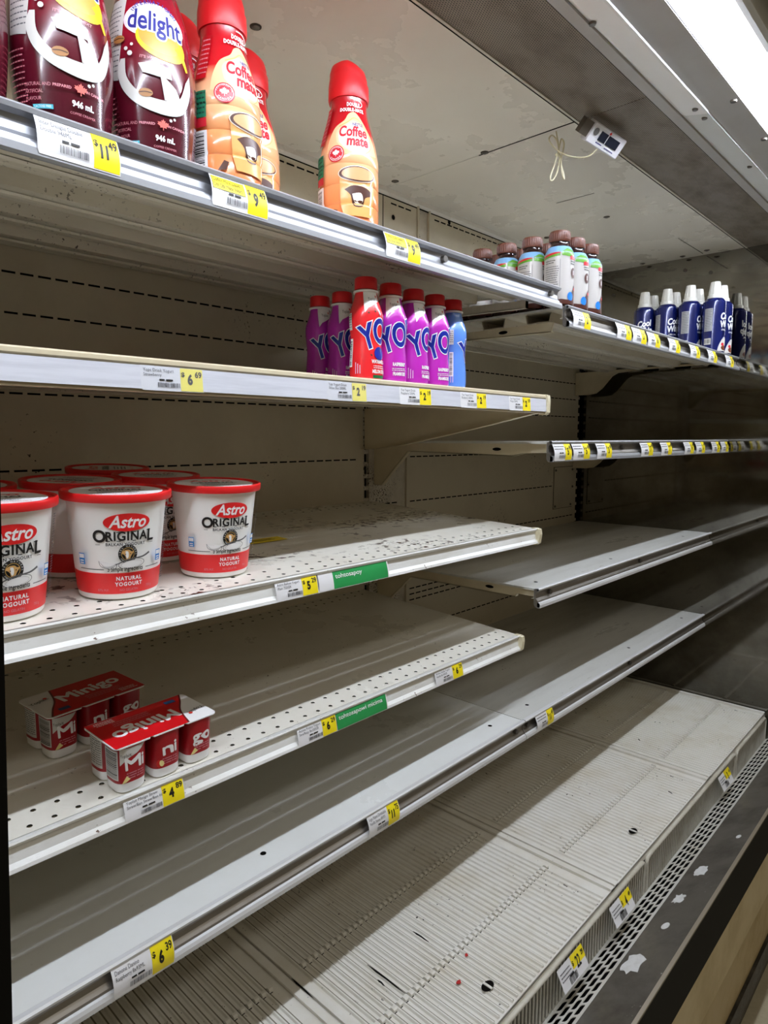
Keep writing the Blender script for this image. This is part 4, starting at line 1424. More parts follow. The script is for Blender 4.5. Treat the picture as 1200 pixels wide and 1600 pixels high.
def yop_proto(name, rgb, kind):
    body = mat(name, rgb, 0.26, coat=0.5)
    s = thing('drinkable_yogurt_bottle', '', 'bottle', (0, 0, 0), group='small yogurt drink bottles')
    mb = MB()
    mb.lathe([(0.0, 0.0)] + YP_PROF, body, 48)
    mb.build('bottle_body', s)
    mb = MB()
    mb.lathe([(0.0158, 0.1235), (0.0182, 0.1240), (0.0182, 0.1265), (0.0150, 0.1275), (0.0, 0.128)], WHITE, 40)
    mb.build('neck_ring', s)
    mb = MB()
    mb.lathe([(0.0, 0.1285), (0.0162, 0.1285), (0.0166, 0.130), (0.0163, 0.1435), (0.0150, 0.1452), (0.0, 0.1455)], CAPR, 40)
    mb.build('cap', s)
    a0 = -PI / 2
    pr = Print(wrapmap(YP_PROF, a0), step=0.0035)
    dx = {'m': 0.013, 'r': 0.019, 'b': 0.034, 'v': 0.013}[kind]
    # white neck flag
    if kind != 'b':
        pr.poly([(-0.014 + dx * 0.4, 0.1235), (0.020 + dx * 0.4, 0.1235), (0.020 + dx * 0.4, 0.112), (-0.004 + dx * .4, 0.100), (-0.009 + dx * .4, 0.093)], WHITE)
        pr.text('Yoplait', 0.0070, INK, 0.002 + dx * 0.5, 0.1130, sx=0.8)
        pr.poly(ell(0.0018, 0.0018, 10, 0.012 + dx * 0.5, 0.1175), mat('flower_red_print', (214, 60, 50), 0.4))
    pr.text('YOP', 0.047, WHITE, dx + 0.004, 0.066, bold=0.0030, sx=0.72, a=0.36, shear=0.08)
    pr.text('YOP', 0.047, YB_, dx + 0.004, 0.066, bold=0.0015, sx=0.72, a=0.36, shear=0.08)
    t1, t2 = {'m': ('RASPBERRY', 'FRAMBOISE'), 'r': ("WATERMELON", "MELON D'EAU"), 'b': ('BLUEBERRY', 'BLEUET'), 'v': ('RASPBERRY', 'FRAMBOISE')}[kind]
    pr.text(t1, 0.0070, WHITE, dx + 0.004, 0.0250, bold=0.0003, sx=0.62)
    pr.lines(dx - 0.008, 0.0185, 0.024, 2, 0.0026, 0.0010, WHITE)
    pr.text(t2, 0.0070, WHITE, dx + 0.004, 0.0110, bold=0.0003, sx=0.62)
    for k in range(3):
        pr.geo(stroke_geo([(-0.016 + 0.0035 * k, 0.008), (-0.016 + 0.0035 * k, 0.024 - 0.002 * k)], 0.0012), mat('soft_white_print', (225, 190, 220), 0.4))
    if kind == 'r':
        for px, py in ((0.004, 0.093), (0.014, 0.0955), (0.008, 0.034), (0.022, 0.092)):
            pr.poly(ell(0.0018, 0.0012, 10, px, py, -0.5), BEAND)
        pr.poly([(0.010, 0.0015), (0.032, 0.0015), (0.032, 0.006), (0.010, 0.006)], mat('melon_rind_print', (20, 110, 60), 0.4))
        pr.poly(ell(0.0095, 0.0095, 20, 0.022, 0.037), YB_)
    if kind in 'rb':
        xx = -0.026 if kind == 'r' else -0.012
        pr.poly(rect(0.0075, 0.040, xx, 0.038), WHITE)
        vs_, fs = [], []
        y = 0.020
        while y < 0.055:
            t = random.choice((0.0005, 0.0009, 0.0014))
            q = len(vs_)
            vs_ += [(xx - 0.003, y), (xx + 0.002, y), (xx + 0.002, y + t), (xx - 0.003, y + t)]
            fs.append((q, q + 1, q + 2, q + 3))
            y += t + 0.0009
        pr.geo((vs_, fs), INK)
        pr.poly(rect(0.0075, 0.024, xx, 0.082), LABELW)
        pr.lines(xx - 0.003, 0.091, 0.006, 6, 0.0034, 0.001, INKG)
    pr.build('label_print', s)
    return s


def face_rot(x, y, off):
    return (0, 0, toward(x, y, off) + PI / 2)


Z2 = 1.4832
proto = {k: yop_proto(n, c, k) for k, n, c in (('m', 'magenta_sleeve', (188, 42, 178)), ('r', 'scarlet_sleeve', (236, 40, 46)), ('b', 'sky_blue_sleeve', (96, 146, 232)))}
spots = [('r', 0.699, 0.690, 0, 'scarlet watermelon yogurt drink, leftmost of the front row'),
         ('m', 0.752, 0.690, -6, 'magenta raspberry yogurt drink touching the scarlet one'),
         ('m', 0.805, 0.690, 20, 'magenta raspberry yogurt drink in the middle of the front row, name half turned away'),
         ('m', 0.858, 0.690, 2, 'magenta raspberry yogurt drink touching the blue one'),
         ('b', 0.910, 0.694, 26, 'blue yogurt drink at the right end of the row'),
         ('m', 0.748, 0.792, -2, 'dark looking magenta yogurt drink in the back row, right of its twin'),
         ('m', 0.748, 0.846, 6, 'dark looking magenta yogurt drink farthest back, leftmost in view'),
         ('m', 0.805, 0.742, 0, 'yogurt drink hidden behind the middle front one, only its red cap showing'),
         ('m', 0.856, 0.742, 0, 'yogurt drink hidden behind the fourth front one, a sliver of red cap showing')]
used = set()
for k, x, y, off, lab in spots:
    z = Z2 + (y - 0.664) * 0.020
    if k not in used:
        used.add(k)
        o = proto[k]
        o.location = (x, y, z)
        o.rotation_euler = face_rot(x, y, off)
        o['label'] = lab
    else:
        copy_thing(proto[k], (x, y, z), face_rot(x, y, off), lab)

# ------------------------------------------------------------------ chocolate shakes
PS_PROF = soft([(0.0245, 0.0), (0.0275, 0.003), (0.0280, 0.010), (0.0280, 0.095), (0.0272, 0.104), (0.0225, 0.114), (0.0175, 0.121), (0.0165, 0.126)], 4)
DBR = mat('dark_chocolate_plastic', (40, 22, 20), 0.2, coat=0.5)
CAPB = worn('brown_screw_cap', (104, 58, 42), rough=0.4, stain=(74, 40, 30), stain_amt=0.5, stain_scale=60)
SHW = mat('silver_white_sleeve', (188, 184, 180), 0.35, coat=0.3)
SKY = mat('pale_blue_band_print', (130, 178, 220), 0.35)
GRN = mat('leaf_green_print', (88, 150, 40), 0.35)
CHOC = mat('chocolate_splash_print', (72, 34, 24), 0.35)
BLU = mat('cap_blue_print', (30, 120, 210), 0.35)
ps = thing('protein_shake_bottle', 'chocolate shake bottle at the front left corner of the group', 'bottle', (0, 0, 0), group='chocolate shake bottles')
mb = MB()
mb.lathe([(0.0, 0.0)] + PS_PROF, DBR, 48)
mb.build('bottle_body', ps)
mb = MB()
mb.lathe([(r + 0.0003, z) for r, z in PS_PROF if 0.006 <= z <= 0.1165], SHW, 48)
mb.build('sleeve', ps)
mb = MB()
rr = []
vs_, fs = [], []
mb.lathe([(0.0, 0.127), (0.0190, 0.127), (0.0200, 0.129), (0.0200, 0.143), (0.0188, 0.1465), (0.0, 0.147)], CAPB, 40)
for k in range(30):
    g = 2 * PI * k / 30
    mb.tube([(0.0200 * math.cos(g), 0.0200 * math.sin(g), 0.1295), (0.0200 * math.cos(g), 0.0200 * math.sin(g), 0.1425)], 0.0008, CAPB, 5)
mb.build('cap', ps)
pr = Print(wrapmap([(r + 0.0004, z) for r, z in PS_PROF], -PI / 2), step=0.004)
pr.poly([(-0.080, 0.103), (0.08, 0.103), (0.08, 0.116), (-0.08, 0.116)], SKY)
pr.poly([(-0.05, 0.0955), (-0.026, 0.097), (-0.003, 0.1015), (-0.003, 0.1045), (-0.05, 0.099)], CRED)
pr.poly([(-0.05, 0.092), (-0.003, 0.0965), (-0.003, 0.1015), (-0.05, 0.0945)], GRN)
pr.poly([(0.000, 0.097), (0.020, 0.095), (0.030, 0.100), (0.030, 0.109), (0.012, 0.111), (0.000, 0.105)], GRN)
pr.poly(rect(0.016, 0.0070, 0.026, 0.094), CRED)
pr.geo(ring_geo(0.0005, 0.0005, 0.0), INKG)
pr.geo(stroke_geo([(-0.003, 0.090), (-0.003, 0.036)], 0.0006), INKG)
pr.lines(-0.034, 0.0875, 0.022, 2, 0.0040, 0.0014, INK)
pr.lines(-0.034, 0.0760, 0.029, 9, 0.0042, 0.0013, INKG)
pr.lines(0.019, 0.086, 0.018, 2, 0.0045, 0.0016, INK)
pr.poly(ell(0.0078, 0.0098, 22, 0.028, 0.0660), CHOC)
pr.text('1', 0.011, WHITE, 0.028, 0.0660, bold=0.0004)
pr.poly(curve2([(0.012, 0.006), (0.016, 0.018), (0.024, 0.030), (0.034, 0.044), (0.042, 0.036), (0.050, 0.024), (0.056, 0.006)], 4), CHOC)
pr.poly(ell(0.0072, 0.0085, 18, 0.020, 0.021), BLU)
pr.poly(ell(0.0050, 0.0030, 14, 0.035, 0.036), CRED)
pr.poly([(-0.086, 0.006), (0.086, 0.006), (0.086, 0.0115), (0.06, 0.016), (0.03, 0.0125), (0.0, 0.0155), (-0.03, 0.012), (-0.06, 0.016), (-0.086, 0.0115)], CHOC)
pr.build('label_print', ps)
ZT = 1.651
first = True
locs = []
cn = ['front left corner', 'second in the left file, half hidden by the rail', 'third in the left file', 'fourth in the left file, only cap and shoulder showing', 'last in the left file, only its cap showing']
for i in range(5):
    locs.append((1.208, 0.660 + 0.0605 * i, 'chocolate shake bottle, ' + cn[i]))
locs.append((1.270, 0.660, 'chocolate shake bottle, middle of the three at the very front'))
locs.append((1.331, 0.660, 'chocolate shake bottle, rightmost of the three at the very front'))
for i in range(1, 4):
    locs.append((1.270, 0.660 + 0.0605 * i, 'chocolate shake bottle in the middle file, number %s from the front' % ['', 'two', 'three', 'four'][i]))
for i, (x, y, lab) in enumerate(locs):
    if i == 0:
        ps.location = (x, y, ZT)
        ps.rotation_euler = face_rot(x, y, 10)
        ps['label'] = lab
    else:
        copy_thing(ps, (x, y, ZT), face_rot(x, y, 10 - (i % 3) * 3), lab)

# ------------------------------------------------------------------ whipped cream cans
CANB = mat('deep_blue_can_print', (14, 26, 92), 0.22, 0.2, coat=0.6)
CAPW = mat('white_nozzle_cap', (226, 224, 216), 0.4)
TAN = mat('crisp_brown_print', (120, 60, 34), 0.4)
WC_PROF = soft([(0.0295, 0.0), (0.0315, 0.002), (0.0318, 0.010), (0.0318, 0.140), (0.0305, 0.150), (0.0255, 0.159), (0.0210, 0.163)], 4)
wc = thing('whipped_cream_can', '', 'can', (0, 0, 0), group='blue whipped cream cans')
mb = MB()
mb.lathe([(0.0, 0.0)] + WC_PROF + [(0.0, 0.163)], CANB, 48)
mb.build('can_body', wc)
mb = MB()
mb.lathe([(0.0212, 0.160), (0.0205, 0.172), (0.0172, 0.174), (0.0150, 0.192), (0.0125, 0.211), (0.0, 0.2125)], CAPW, 36)
for k in range(10):
    g = 2 * PI * k / 10
    mb.tube([(0.0174 * math.cos(g), 0.0174 * math.sin(g), 0.175), (0.0124 * math.cos(g), 0.0124 * math.sin(g), 0.210)], 0.0011, CAPW, 5)
mb.build('cap', wc)
pr = Print(wrapmap(WC_PROF, -PI / 2), step=0.005)
pr.poly(rect(0.024, 0.066, -0.020, 0.098), mat('grey_facts_panel', (168, 168, 170), 0.5))
pr.lines(-0.030, 0.126, 0.020, 13, 0.0048, 0.0014, INKG)
pr.poly(rect(0.020, 0.018, -0.020, 0.035), LABELW)
pr.bars(-0.029, 0.029, 0.018, 0.012, INK, 12)
pr.text('Cool', 0.026, WHITE, 0.034, 0.108, bold=0.0010, sx=0.8, shear=0.25, a=0.15)
pr.text('Whip', 0.026, WHITE, 0.036, 0.086, bold=0.0010, sx=0.8, shear=0.25, a=0.15)
pr.text('ORIGINAL', 0.007, WHITE, 0.034, 0.068)
pr.poly(curve2([(0.008, 0.006), (0.014, 0.026), (0.028, 0.046), (0.044, 0.044), (0.056, 0.024), (0.060, 0.006)], 4), LABELW)
pr.poly(ell(0.014, 0.0075, 20, 0.034, 0.016), TAN)
pr.poly(ell(0.006, 0.0045, 14, 0.026, 0.026), CRED)
pr.build('label_print', wc)
locs = [(2.158, 0.660, 8, 'blue whipped cream can at the front left of the group'), (2.156, 0.730, 14, 'blue whipped cream can second in the left file'),
        (2.158, 0.800, -20, 'blue whipped cream can third in the left file'), (2.156, 0.870, -62, 'blue whipped cream can at the far back of the left file, name facing out'),
        (2.226, 0.660, 10, 'blue whipped cream can at the front, beside the steel end wall'), (2.226, 0.730, 0, 'blue whipped cream can second in the right file, only its cap showing'),
        (2.226, 0.800, 0, 'blue whipped cream can third in the right file, only its cap showing'), (2.226, 0.870, 0, 'blue whipped cream can fourth in the right file, only its cap showing')]
for i, (x, y, off, lab) in enumerate(locs):
    if i == 0:
        wc.location = (x, y, ZT)
        wc.rotation_euler = face_rot(x, y, off)
        wc['label'] = lab
    else:
        copy_thing(wc, (x, y, ZT), face_rot(x, y, off), lab)

# ------------------------------------------------------------------ yogurt tubs
TUBW = mat('white_tub_plastic', (246, 246, 243), 0.38)
TUBR = mat('red_tub_print', (222, 34, 36), 0.35)
LIDR = mat('red_lid_plastic', (226, 32, 34), 0.36)
TU_PROF = [(0.0415, 0.0), (0.0425, 0.0015), (0.0432, 0.006), (0.0442, 0.012), (0.0535, 0.109)]
tb = thing('yogurt_tub', '', 'tub', (0, 0, 0), group='large yogurt tubs')
mb = MB()
mb.lathe([(0.0, 0.002)] + TU_PROF + [(0.0550, 0.1095), (0.0550, 0.112), (0.0, 0.112)], TUBW, 72)
mb.build('tub_body', tb)
fm = wrapmap(TU_PROF, -PI / 2)
mb = MB()
mb.lathe([(0.0434 + 0.0004, 0.0065), (0.0442 + 0.0003, 0.0120), (0.0442 + 0.0093 * 0.191 + 0.0003, 0.0305)], TUBR, 72)
lb = Print(fm, step=0.005)
lb.mb = mb
lb.poly(rect(0.112, 0.0008, 0.0, 0.0348), INKG)
lb.poly(rect(0.052, 0.006, 0.004, 0.0348), TUBW)
lb.text('5 Simple Ingredients', 0.0072, INK, 0.004, 0.0350, bold=0.00015, sx=0.74)
lb.text('NATURAL', 0.0062, WHITE, 0.008, 0.0240, bold=0.0002, space=1.2)
lb.text('YOGOURT', 0.0062, WHITE, 0.008, 0.0175, bold=0.0002, space=1.2)
lb.text('NO GELATIN', 0.0040, PINK, 0.008, 0.0110)
lb.text('87% M.F.', 0.0040, PINK, -0.024, 0.0110)
lb.text('750 g', 0.0040, PINK, 0.036, 0.0130)
# oval name
lb.poly(ell(0.0260, 0.0100, 40, 0.006, 0.0880), TUBR)
lb.text('Astro', 0.0190, WHITE, 0.006, 0.0880, bold=0.0004, shear=0.3, sx=0.90)
# big serif-like name
lb.text('O', 0.0185, INK, -0.0250, 0.0720, bold=0.0006)
lb.text('RIGINA', 0.0140, INK, 0.0050, 0.0722, bold=0.0004, sx=0.95, space=1.10)
lb.text('L', 0.0185, INK, 0.0335, 0.0712, bold=0.0005)
for (x, y, w_) in ((-0.0155, 0.0771, .004), (-0.0155, 0.0673, .0045), (-0.0040, 0.0771, .0045), (-0.0040, 0.0673, .0045), (0.0131, 0.0771, 0.0040), (0.0131, 0.0673, 0.004), (0.0303, 0.0780, 0.005), (0.0378, 0.0670, 0.0014)):
    lb.poly(rect(w_, 0.0009, x, y), INK)
lb.text('BALKAN YOGOURT', 0.0046, INK, 0.004, 0.0635, bold=0.0001, space=1.1)
lb.poly(rect(0.005, 0.0005, -0.027, 0.0635), INK)
lb.poly(rect(0.005, 0.0005, 0.035, 0.0635), INK)
# round badge with a cow head
lb.poly(ell(0.0108, 0.0108, 32, 0.006, 0.0525), INK)
lb.geo(ring_geo(0.0074, 0.0074, 0.0007), mat('gold_ring_print', (196, 160, 90), 0.4), 0.006, 0.0525)
for k, ch in enumerate('100% NATURAL'):
    g = PI * (1.02 - 1.04 * k / 11.0)
    lb.text(ch, 0.0026, WHITE, 0.006 + 0.0090 * math.cos(g), 0.0525 + 0.0090 * math.sin(g), a=g - PI / 2)
for k, ch in enumerate('INGREDIENTS'):
    g = PI * (1.18 + 0.64 * k / 10.0)
    lb.text(ch, 0.0026, WHITE, 0.006 + 0.0090 * math.cos(g), 0.0525 + 0.0090 * math.sin(g), a=g + PI / 2)
COW = mat('cow_tan_print', (214, 168, 104), 0.4)
lb.poly(curve2([(0.0, 0.056), (0.003, 0.0575), (0.007, 0.0575), (0.0095, 0.0555), (0.0125, 0.0555), (0.0105, 0.0525), (0.009, 0.050), (0.0075, 0.0465), (0.004, 0.0465), (0.003, 0.050), (0.001, 0.0525), (-0.001, 0.0535), (0.0, 0.056)], 3), COW)
lb.poly(curve2([(0.003, 0.0560), (0.006, 0.0555), (0.0065, 0.050), (0.005, 0.0475), (0.0035, 0.050), (0.003, 0.0560)], 3), WHITE)
lb.poly(ell(0.0006, 0.0006, 8, 0.0085, 0.0530), INK)
lb.poly(ell(0.0006, 0.0006, 8, 0.0030, 0.0525), INK)
# spoon with yogurt
SPN = mat('spoon_grey_print', (96, 96, 98), 0.4)
SHD = mat('pale_grey_print', (196, 196, 196), 0.4)
lb.poly(curve2([(-0.026, 0.0455), (-0.012, 0.0425), (-0.006, 0.0425), (-0.010, 0.0385), (-0.020, 0.0375), (-0.026, 0.0455)], 4), SHD, y=0.0)
lb.poly(curve2([(-0.026, 0.0455), (-0.016, 0.0432), (-0.008, 0.0430), (-0.012, 0.0400), (-0.020, 0.0395), (-0.026, 0.0455)], 4), WHITE)
lb.geo(stroke_geo(curve2([(-0.026, 0.0455), (-0.024, 0.0395), (-0.015, 0.0365), (-0.008, 0.0370), (-0.006, 0.0425)], 5), 0.0006), SPN)
lb.geo(ring_geo(0.0150, 0.0058, 0.0006), SPN, 0.010, 0.0415, a=0.10)
lb.poly(ell(0.0118, 0.0042, 24, 0.010, 0.0412, 0.10), WHITE)
lb.geo(ring_geo(0.0118, 0.0042, 0.0004), SHD, 0.010, 0.0412, a=0.10)
lb.geo(stroke_geo(curve2([(-0.008, 0.0410), (0.006, 0.0465), (0.022, 0.0485), (0.031, 0.0525)], 5), 0.0010, 0.0022), SPN)
# small blue farm marks, one each side
for bx in (-0.047, 0.045):
    lb.poly(rect(0.0080, 0.0125, bx, 0.0470), mat('farm_blue_print', (28, 132, 210), 0.4))
    lb.poly(rect(0.0068, 0.0045, bx, 0.0500), WHITE)
    lb.poly(rect(0.0050, 0.0014, bx, 0.0450), WHITE)
    lb.poly(rect(0.0050, 0.0014, bx, 0.0424), WHITE)
vs_, fs = [], []
y = 0.018
while y < 0.102:
    for x in (0.054, 0.0566, 0.0592):
        L = random.uniform(0.0012, 0.0022)
        q = len(vs_)
        vs_ += [(x, y), (x + L, y), (x + L, y + 0.0011), (x, y + 0.0011)]
        fs.append((q, q + 1, q + 2, q + 3))
    y += 0.0026
lb.geo((vs_, fs), INKG)
lb.build('label_print', tb)
mb = MB()
mb.lathe([(0.0545, 0.1098), (0.0590, 0.1098), (0.0596, 0.1108), (0.0600, 0.1170), (0.0594, 0.1186), (0.0584, 0.1190), (0.0566, 0.1182), (0.0560, 0.1165), (0.0, 0.1165)], LIDR, 72)
ld = mb.build('lid', tb)
pr = Print(lambda x, y, lf: (x, y, 0.1167 + lf), step=0)
pr.poly(ell(0.0500, 0.0500, 48), WHITE)
pr.text('Astro', 0.024, TUBR, 0, 0.022, bold=0.0008, shear=0.2)
pr.text('ORIGINAL', 0.013, INK, 0, 0.003, bold=0.0006)
pr.lines(-0.022, -0.010, 0.044, 4, 0.005, 0.0018, INKG)
pr.text('NATURAL YOGOURT', 0.006, TUBR, 0, -0.034)
pr.build('lid_print', ld)
locs = [(0.338, 0.742, 5, 'whole white and red yogurt tub in the middle of the front row'), (0.476, 0.757, 17, 'white and red yogurt tub at the right end of the front row'),
        (0.209, 0.738, 10, 'white and red yogurt tub cut by the left edge of the view'), (0.337, 0.866, 150, 'yogurt tub standing in shadow directly behind the middle one'),
        (0.460, 0.880, 20, 'yogurt tub in shadow behind the right one, showing between the two front tubs'), (0.208, 0.858, 60, 'yogurt tub in shadow at the left edge, only a bit of its lid showing'),
        (0.446, 1.003, 90, 'yogurt tub in the third row, rearmost lid in view')]
for i, (x, y, off, lab) in enumerate(locs):
    z = 1.2192 + (y - 0.677) * TI + 0.0008
    ro = face_rot(x, y, off)
    if i == 0:
        o = tb
        o['label'] = lab
    else:
        o = copy_thing(tb, label=lab)
    o.location = (x, y, z)
    tilt = Matrix.Rotation(math.atan(TI), 4, 'X')
    o.rotation_euler = (tilt @ Matrix.Rotation(ro[2], 4, 'Z')).to_euler()

# ------------------------------------------------------------------ six cup packs
CUPR = mat('crimson_cup_sleeve', (158, 16, 28), 0.35)
LIDP = mat('scarlet_foil_print', (204, 14, 24), 0.3)
MARO = mat('maroon_cup_print', (112, 18, 26), 0.35)


def cup(parent, x, y, word, barcode, fruit):
    prof = [(0.0170, 0.0), (0.0188, 0.0025), (0.0192, 0.010), (0.0196, 0.012), (0.0205, 0.052), (0.0205, 0.056)]
    c = MB()

    def sq(r, z, n=40):
        out = []
        for k in range(n):
            g = 2 * PI * k / n
            e = 0.62
            cx, cy = math.cos(g), math.sin(g)
            out.append((r * math.copysign(abs(cx) ** e, cx) * 0.93, r * math.copysign(abs(cy) ** e, cy) * 0.93, z))
        return out
    n = 40
    vs_, fs = [], []
    for r, z in prof:
        vs_ += sq(r, z, n)
    for i in range(len(prof) - 1):
        for k in range(n):
            fs.append((i * n + k, i * n + (k + 1) % n, (i + 1) * n + (k + 1) % n, (i + 1) * n + k))
    # white base and red sleeve
    c.add(vs_, fs[:3 * n], WHITE, True)
    c.add(vs_, [tuple(range(n))], WHITE)
    c.add([(a * 1.004, b * 1.004, z) for a, b, z in vs_], fs[3 * n:], CUPR, True)
    o = c.build('cup', parent)
    o.location = (x, y, 0)

    def fmap(u, v, lf):
        # unroll the rounded square: march the angle by arc length, u = 0 at the -Y side
        g = -PI / 2 + u / 0.0205
        e = 0.62
        cx, cy = math.cos(g), math.sin(g)
        r = 0.0192 + (0.0205 - 0.0192) * min(1, max(0, (v - 0.010) / 0.042))
        return ((r * 1.004 + lf) * 0.93 * math.copysign(abs(cx) ** e, cx), (r * 1.004 + lf) * 0.93 * math.copysign(abs(cy) ** e, cy), v)
    p = Print(fmap, step=0.0025)
    if word:
        if word == 'Mi':
            p.poly([(-0.016, 0.054), (0.012, 0.054), (0.000, 0.044), (-0.016, 0.034)], LABELW)
            p.text('Yoplait', 0.0058, INK, -0.008, 0.0455, sx=0.85)
        p.fat(word, 0.0215, WHITE, 0.001, 0.0345, 0.0007, a=0.08, sx=0.92)
        p.lines(-0.006, 0.0225, 0.016, 3, 0.0030, 0.0012, PINK)
        if fruit:
            p.poly(ell(0.0045, 0.0050, 14, -0.011, 0.0185), mat('fruit_red_print', (200, 40, 36), 0.4))
            p.poly(ell(0.0032, 0.0042, 14, -0.007, 0.0185, 0.4), mat('banana_cream_print', (236, 222, 150), 0.4))
        else:
            p.poly([(-0.013, 0.012), (-0.006, 0.021), (-0.002, 0.016), (-0.007, 0.013)], mat('banana_cream_print', (236, 222, 150), 0.4))
    if barcode:
        p.poly([(-0.040, 0.016), (-0.019, 0.016), (-0.019, 0.052), (-0.040, 0.052)], LABELW)
        if barcode == 1:
            vs2, fs2 = [], []
            v = 0.018
            while v < 0.050:
                t = random.choice((0.0005, 0.0009, 0.0013))
                q = len(vs2)
                vs2 += [(-0.037, v), (-0.021, v), (-0.021, v + t), (-0.037, v + t)]
                fs2.append((q, q + 1, q + 2, q + 3))
                v += t + 0.0009
            p.geo((vs2, fs2), INK)
        else:
            p.lines(-0.038, 0.049, 0.017, 11, 0.0029, 0.0011, INKG)
    if p.k:
        p.build('cup_print', o)


def minigo(loc, rz, flip, label):
    s = thing('yogurt_cup_pack', label, 'yogurt pack', loc, group='six cup yogurt packs')
    L, W_ = 0.134, 0.078
    for j in range(2):
        for i in range(3):
            cx, cy = -0.0445 + 0.0445 * i, -0.0185 + 0.037 * j
            cup(s, cx, cy, ('Mi', 'ni', 'go')[i] if j == 0 else '', (1 if j == 0 else 2) if i == 0 else 0, i == 1)
    # lid: one foil sheet with notches between the cups
    outl = []

    def corner(cx, cy, r, g0):
        return [(cx + r * math.cos(g0 + PI / 2 * k / 4), cy + r * math.sin(g0 + PI / 2 * k / 4)) for k in range(5)]
    hx, hy, r = L / 2, W_ / 2, 0.007
    outl += corner(-hx + r, -hy + r, r, PI)
    for nx in (-0.0222, 0.0222):
        outl += [(nx - 0.003, -hy), (nx, -hy + 0.004), (nx + 0.003, -hy)]
    outl += corner(hx - r, -hy + r, r, -PI / 2)
    outl += corner(hx - r, hy - r, r, 0)
    for nx in (0.0222, -0.0222):
        outl += [(nx + 0.003, hy), (nx, hy - 0.004), (nx - 0.003, hy)]
    outl += corner(-hx + r, hy - r, r, PI / 2)
    n = len(outl)
    mb = MB()
    mb.add([(x, y, 0.0575) for x, y in outl] + [(x, y, 0.0562) for x, y in outl], [tuple(range(n)), tuple(range(2 * n - 1, n - 1, -1))] + [(k, (k + 1) % n, n + (k + 1) % n, n + k) for k in range(n)], WHITE)
    lid = mb.build('foil_lid', s)
    sg = -1 if flip else 1
    p = Print(lambda x, y, lf: (sg * x, sg * y, 0.0576 + lf), step=0)
    e = 0.0012
    # red field with a curved boundary to the white end
    red = [(hx - e, -hy + e), (hx - e, hy - e), (-hx + 0.012, hy - e)]
    red = curve2([(-hx + 0.006, -hy + e), (-hx + 0.016, -hy + 0.020), (-hx + 0.030, 0.004), (-hx + 0.040, hy - e)], 6)
    p.poly(red + [(hx - e, hy - e), (hx - e, -hy + e)], LIDP)
    p.geo(stroke_geo(red, 0.0022), MARO)
    p.fat('Minigo', 0.032, WHITE, 0.010, 0.006, 0.0010, a=0.10, sx=1.0)
    p.lines(-0.006, -0.014, 0.050, 3, 0.0045, 0.0014, PINK)
    p.text('Yoplait', 0.0090, INK, -0.052, 0.014, a=0.25)
    p.poly(ell(0.0026, 0.0026, 12, -0.0425, 0.018), mat('flower_red_print', (214, 60, 50), 0.4))
    p.poly(rect(0.014, 0.008, -0.040, -0.026), mat('pack_blue_print', (40, 80, 130), 0.4))
    p.lines(0.034, -0.026, 0.024, 3, 0.0035, 0.0012, WHITE)
    p.build('lid_print', lid)
    rm = Matrix.Rotation(math.atan(TI), 4, 'X') @ Matrix.Rotation(rz, 4, 'Z')
    s.rotation_euler = rm.to_euler()
    return s


minigo((0.366, 0.733, 0.999 + (0.733 - 0.696) * TI + 0.0004), math.radians(3), True, 'six cup yogurt pack at the front, half lit, lid lettering upside down')
minigo((0.338, 0.862, 0.999 + (0.862 - 0.696) * TI + 0.0004), math.radians(7), False, 'six cup yogurt pack behind, in the shadow, lid lettering upright')

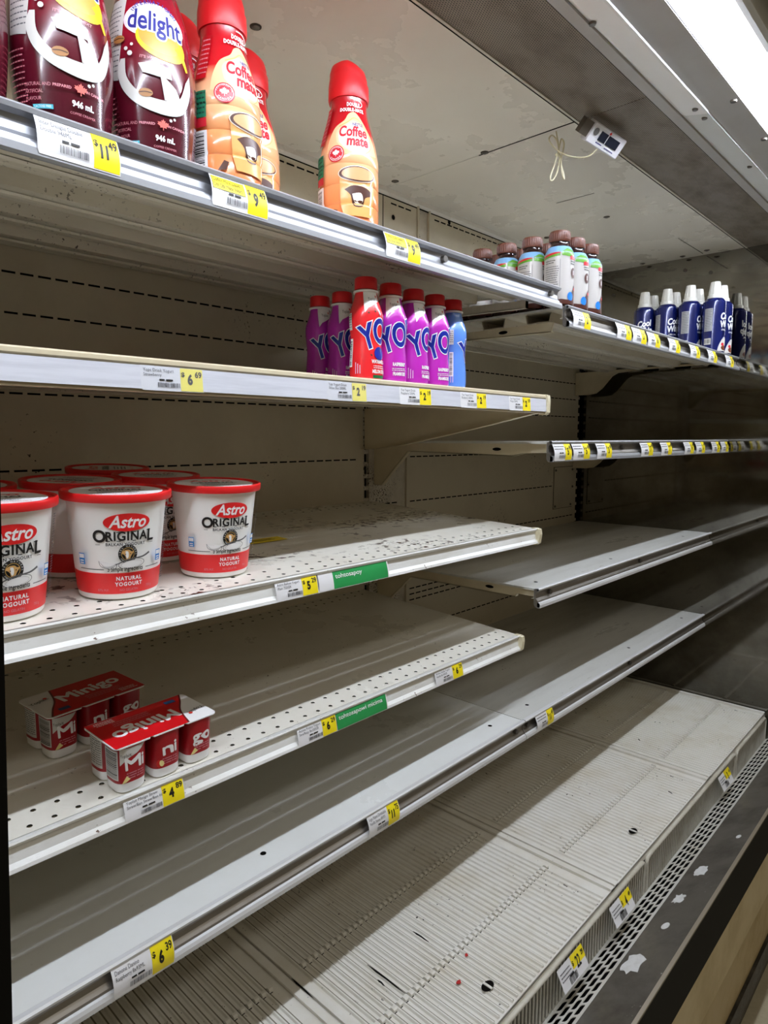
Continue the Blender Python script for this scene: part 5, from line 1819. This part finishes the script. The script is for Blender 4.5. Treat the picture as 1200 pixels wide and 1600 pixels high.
# ------------------------------------------------------------------ thermometer with its coiled cable
th = thing('thermometer', 'small white digital thermometer clipped at the front edge of the ceiling', 'thermometer', (1.236, 0.590, 1.958), (math.radians(42), math.radians(3), math.radians(-6)))
mb = MB()
mb.prism([(-0.006, -0.018), (-0.008, -0.016), (-0.008, 0.016), (-0.006, 0.018), (0.006, 0.018), (0.008, 0.016), (0.008, -0.016), (0.006, -0.018)], -0.052, 0.052, mat('white_instrument_plastic', (232, 232, 238), 0.4))
mb.build('case', th)
LCD = mat('dark_display_glass', (34, 40, 56), 0.12)
for a, b in ((-0.026, -0.004), (0.000, 0.036)):
    mb = MB()
    mb.box(a, b, -0.0092, -0.0078, -0.006, 0.010, LCD)
    mb.build('display', th)
mb = MB()
mb.tube([(-0.040, -0.0078, 0.004), (-0.040, -0.0095, 0.004)], 0.0065, mat('silver_suction_ring', (140, 140, 145), 0.3, 0.7), 16)
mb.build('knob', th)
mb = MB()
mb.tube([(-0.001, -0.0078, 0.0132), (-0.001, -0.0092, 0.0132)], 0.0022, TUBR, 12)
mb.build('red_dot', th)
pr = Print(lambda x, y, lf: (x, -0.008 - lf, y), step=0)
pr.lines(-0.026, -0.0115, 0.022, 1, 0.004, 0.0020, NAVY)
pr.lines(0.004, -0.0125, 0.030, 1, 0.004, 0.0016, NAVY)
pr.build('small_print', th)
mb = MB()
mb.box(-0.076, -0.050, -0.004, 0.006, -0.012, 0.014, mat('grey_clip_metal', (110, 104, 94), 0.4, 0.6))
mb.build('mounting_clip', th)
CAB = mat('cream_cable_sheath', (220, 212, 180), 0.45)
pts = [(1.232, 0.598, 1.944), (1.222, 0.615, 1.930), (1.205, 0.640, 1.932), (1.190, 0.660, 1.944), (1.178, 0.672, 1.962), (1.188, 0.672, 1.974), (1.202, 0.668, 1.966), (1.204, 0.664, 1.940),
       (1.196, 0.662, 1.912), (1.186, 0.664, 1.893), (1.178, 0.666, 1.888), (1.176, 0.666, 1.896), (1.188, 0.664, 1.922), (1.198, 0.662, 1.950), (1.206, 0.662, 1.970), (1.214, 0.660, 1.962),
       (1.204, 0.660, 1.930), (1.206, 0.658, 1.906), (1.214, 0.658, 1.898), (1.213, 0.659, 1.908), (1.203, 0.662, 1.932), (1.198, 0.664, 1.960), (1.196, 0.668, 1.983)]
mb = MB()
mb.tube(curve2(pts, 6), 0.0014, CAB, 8)
mb.tube([(1.191, 0.664, 1.938), (1.206, 0.661, 1.938)], 0.0024, CAB, 8)
o = mb.build('coiled_cable')
tag(o, 'cream cable looped and hanging from the ceiling left of the thermometer', 'cable')
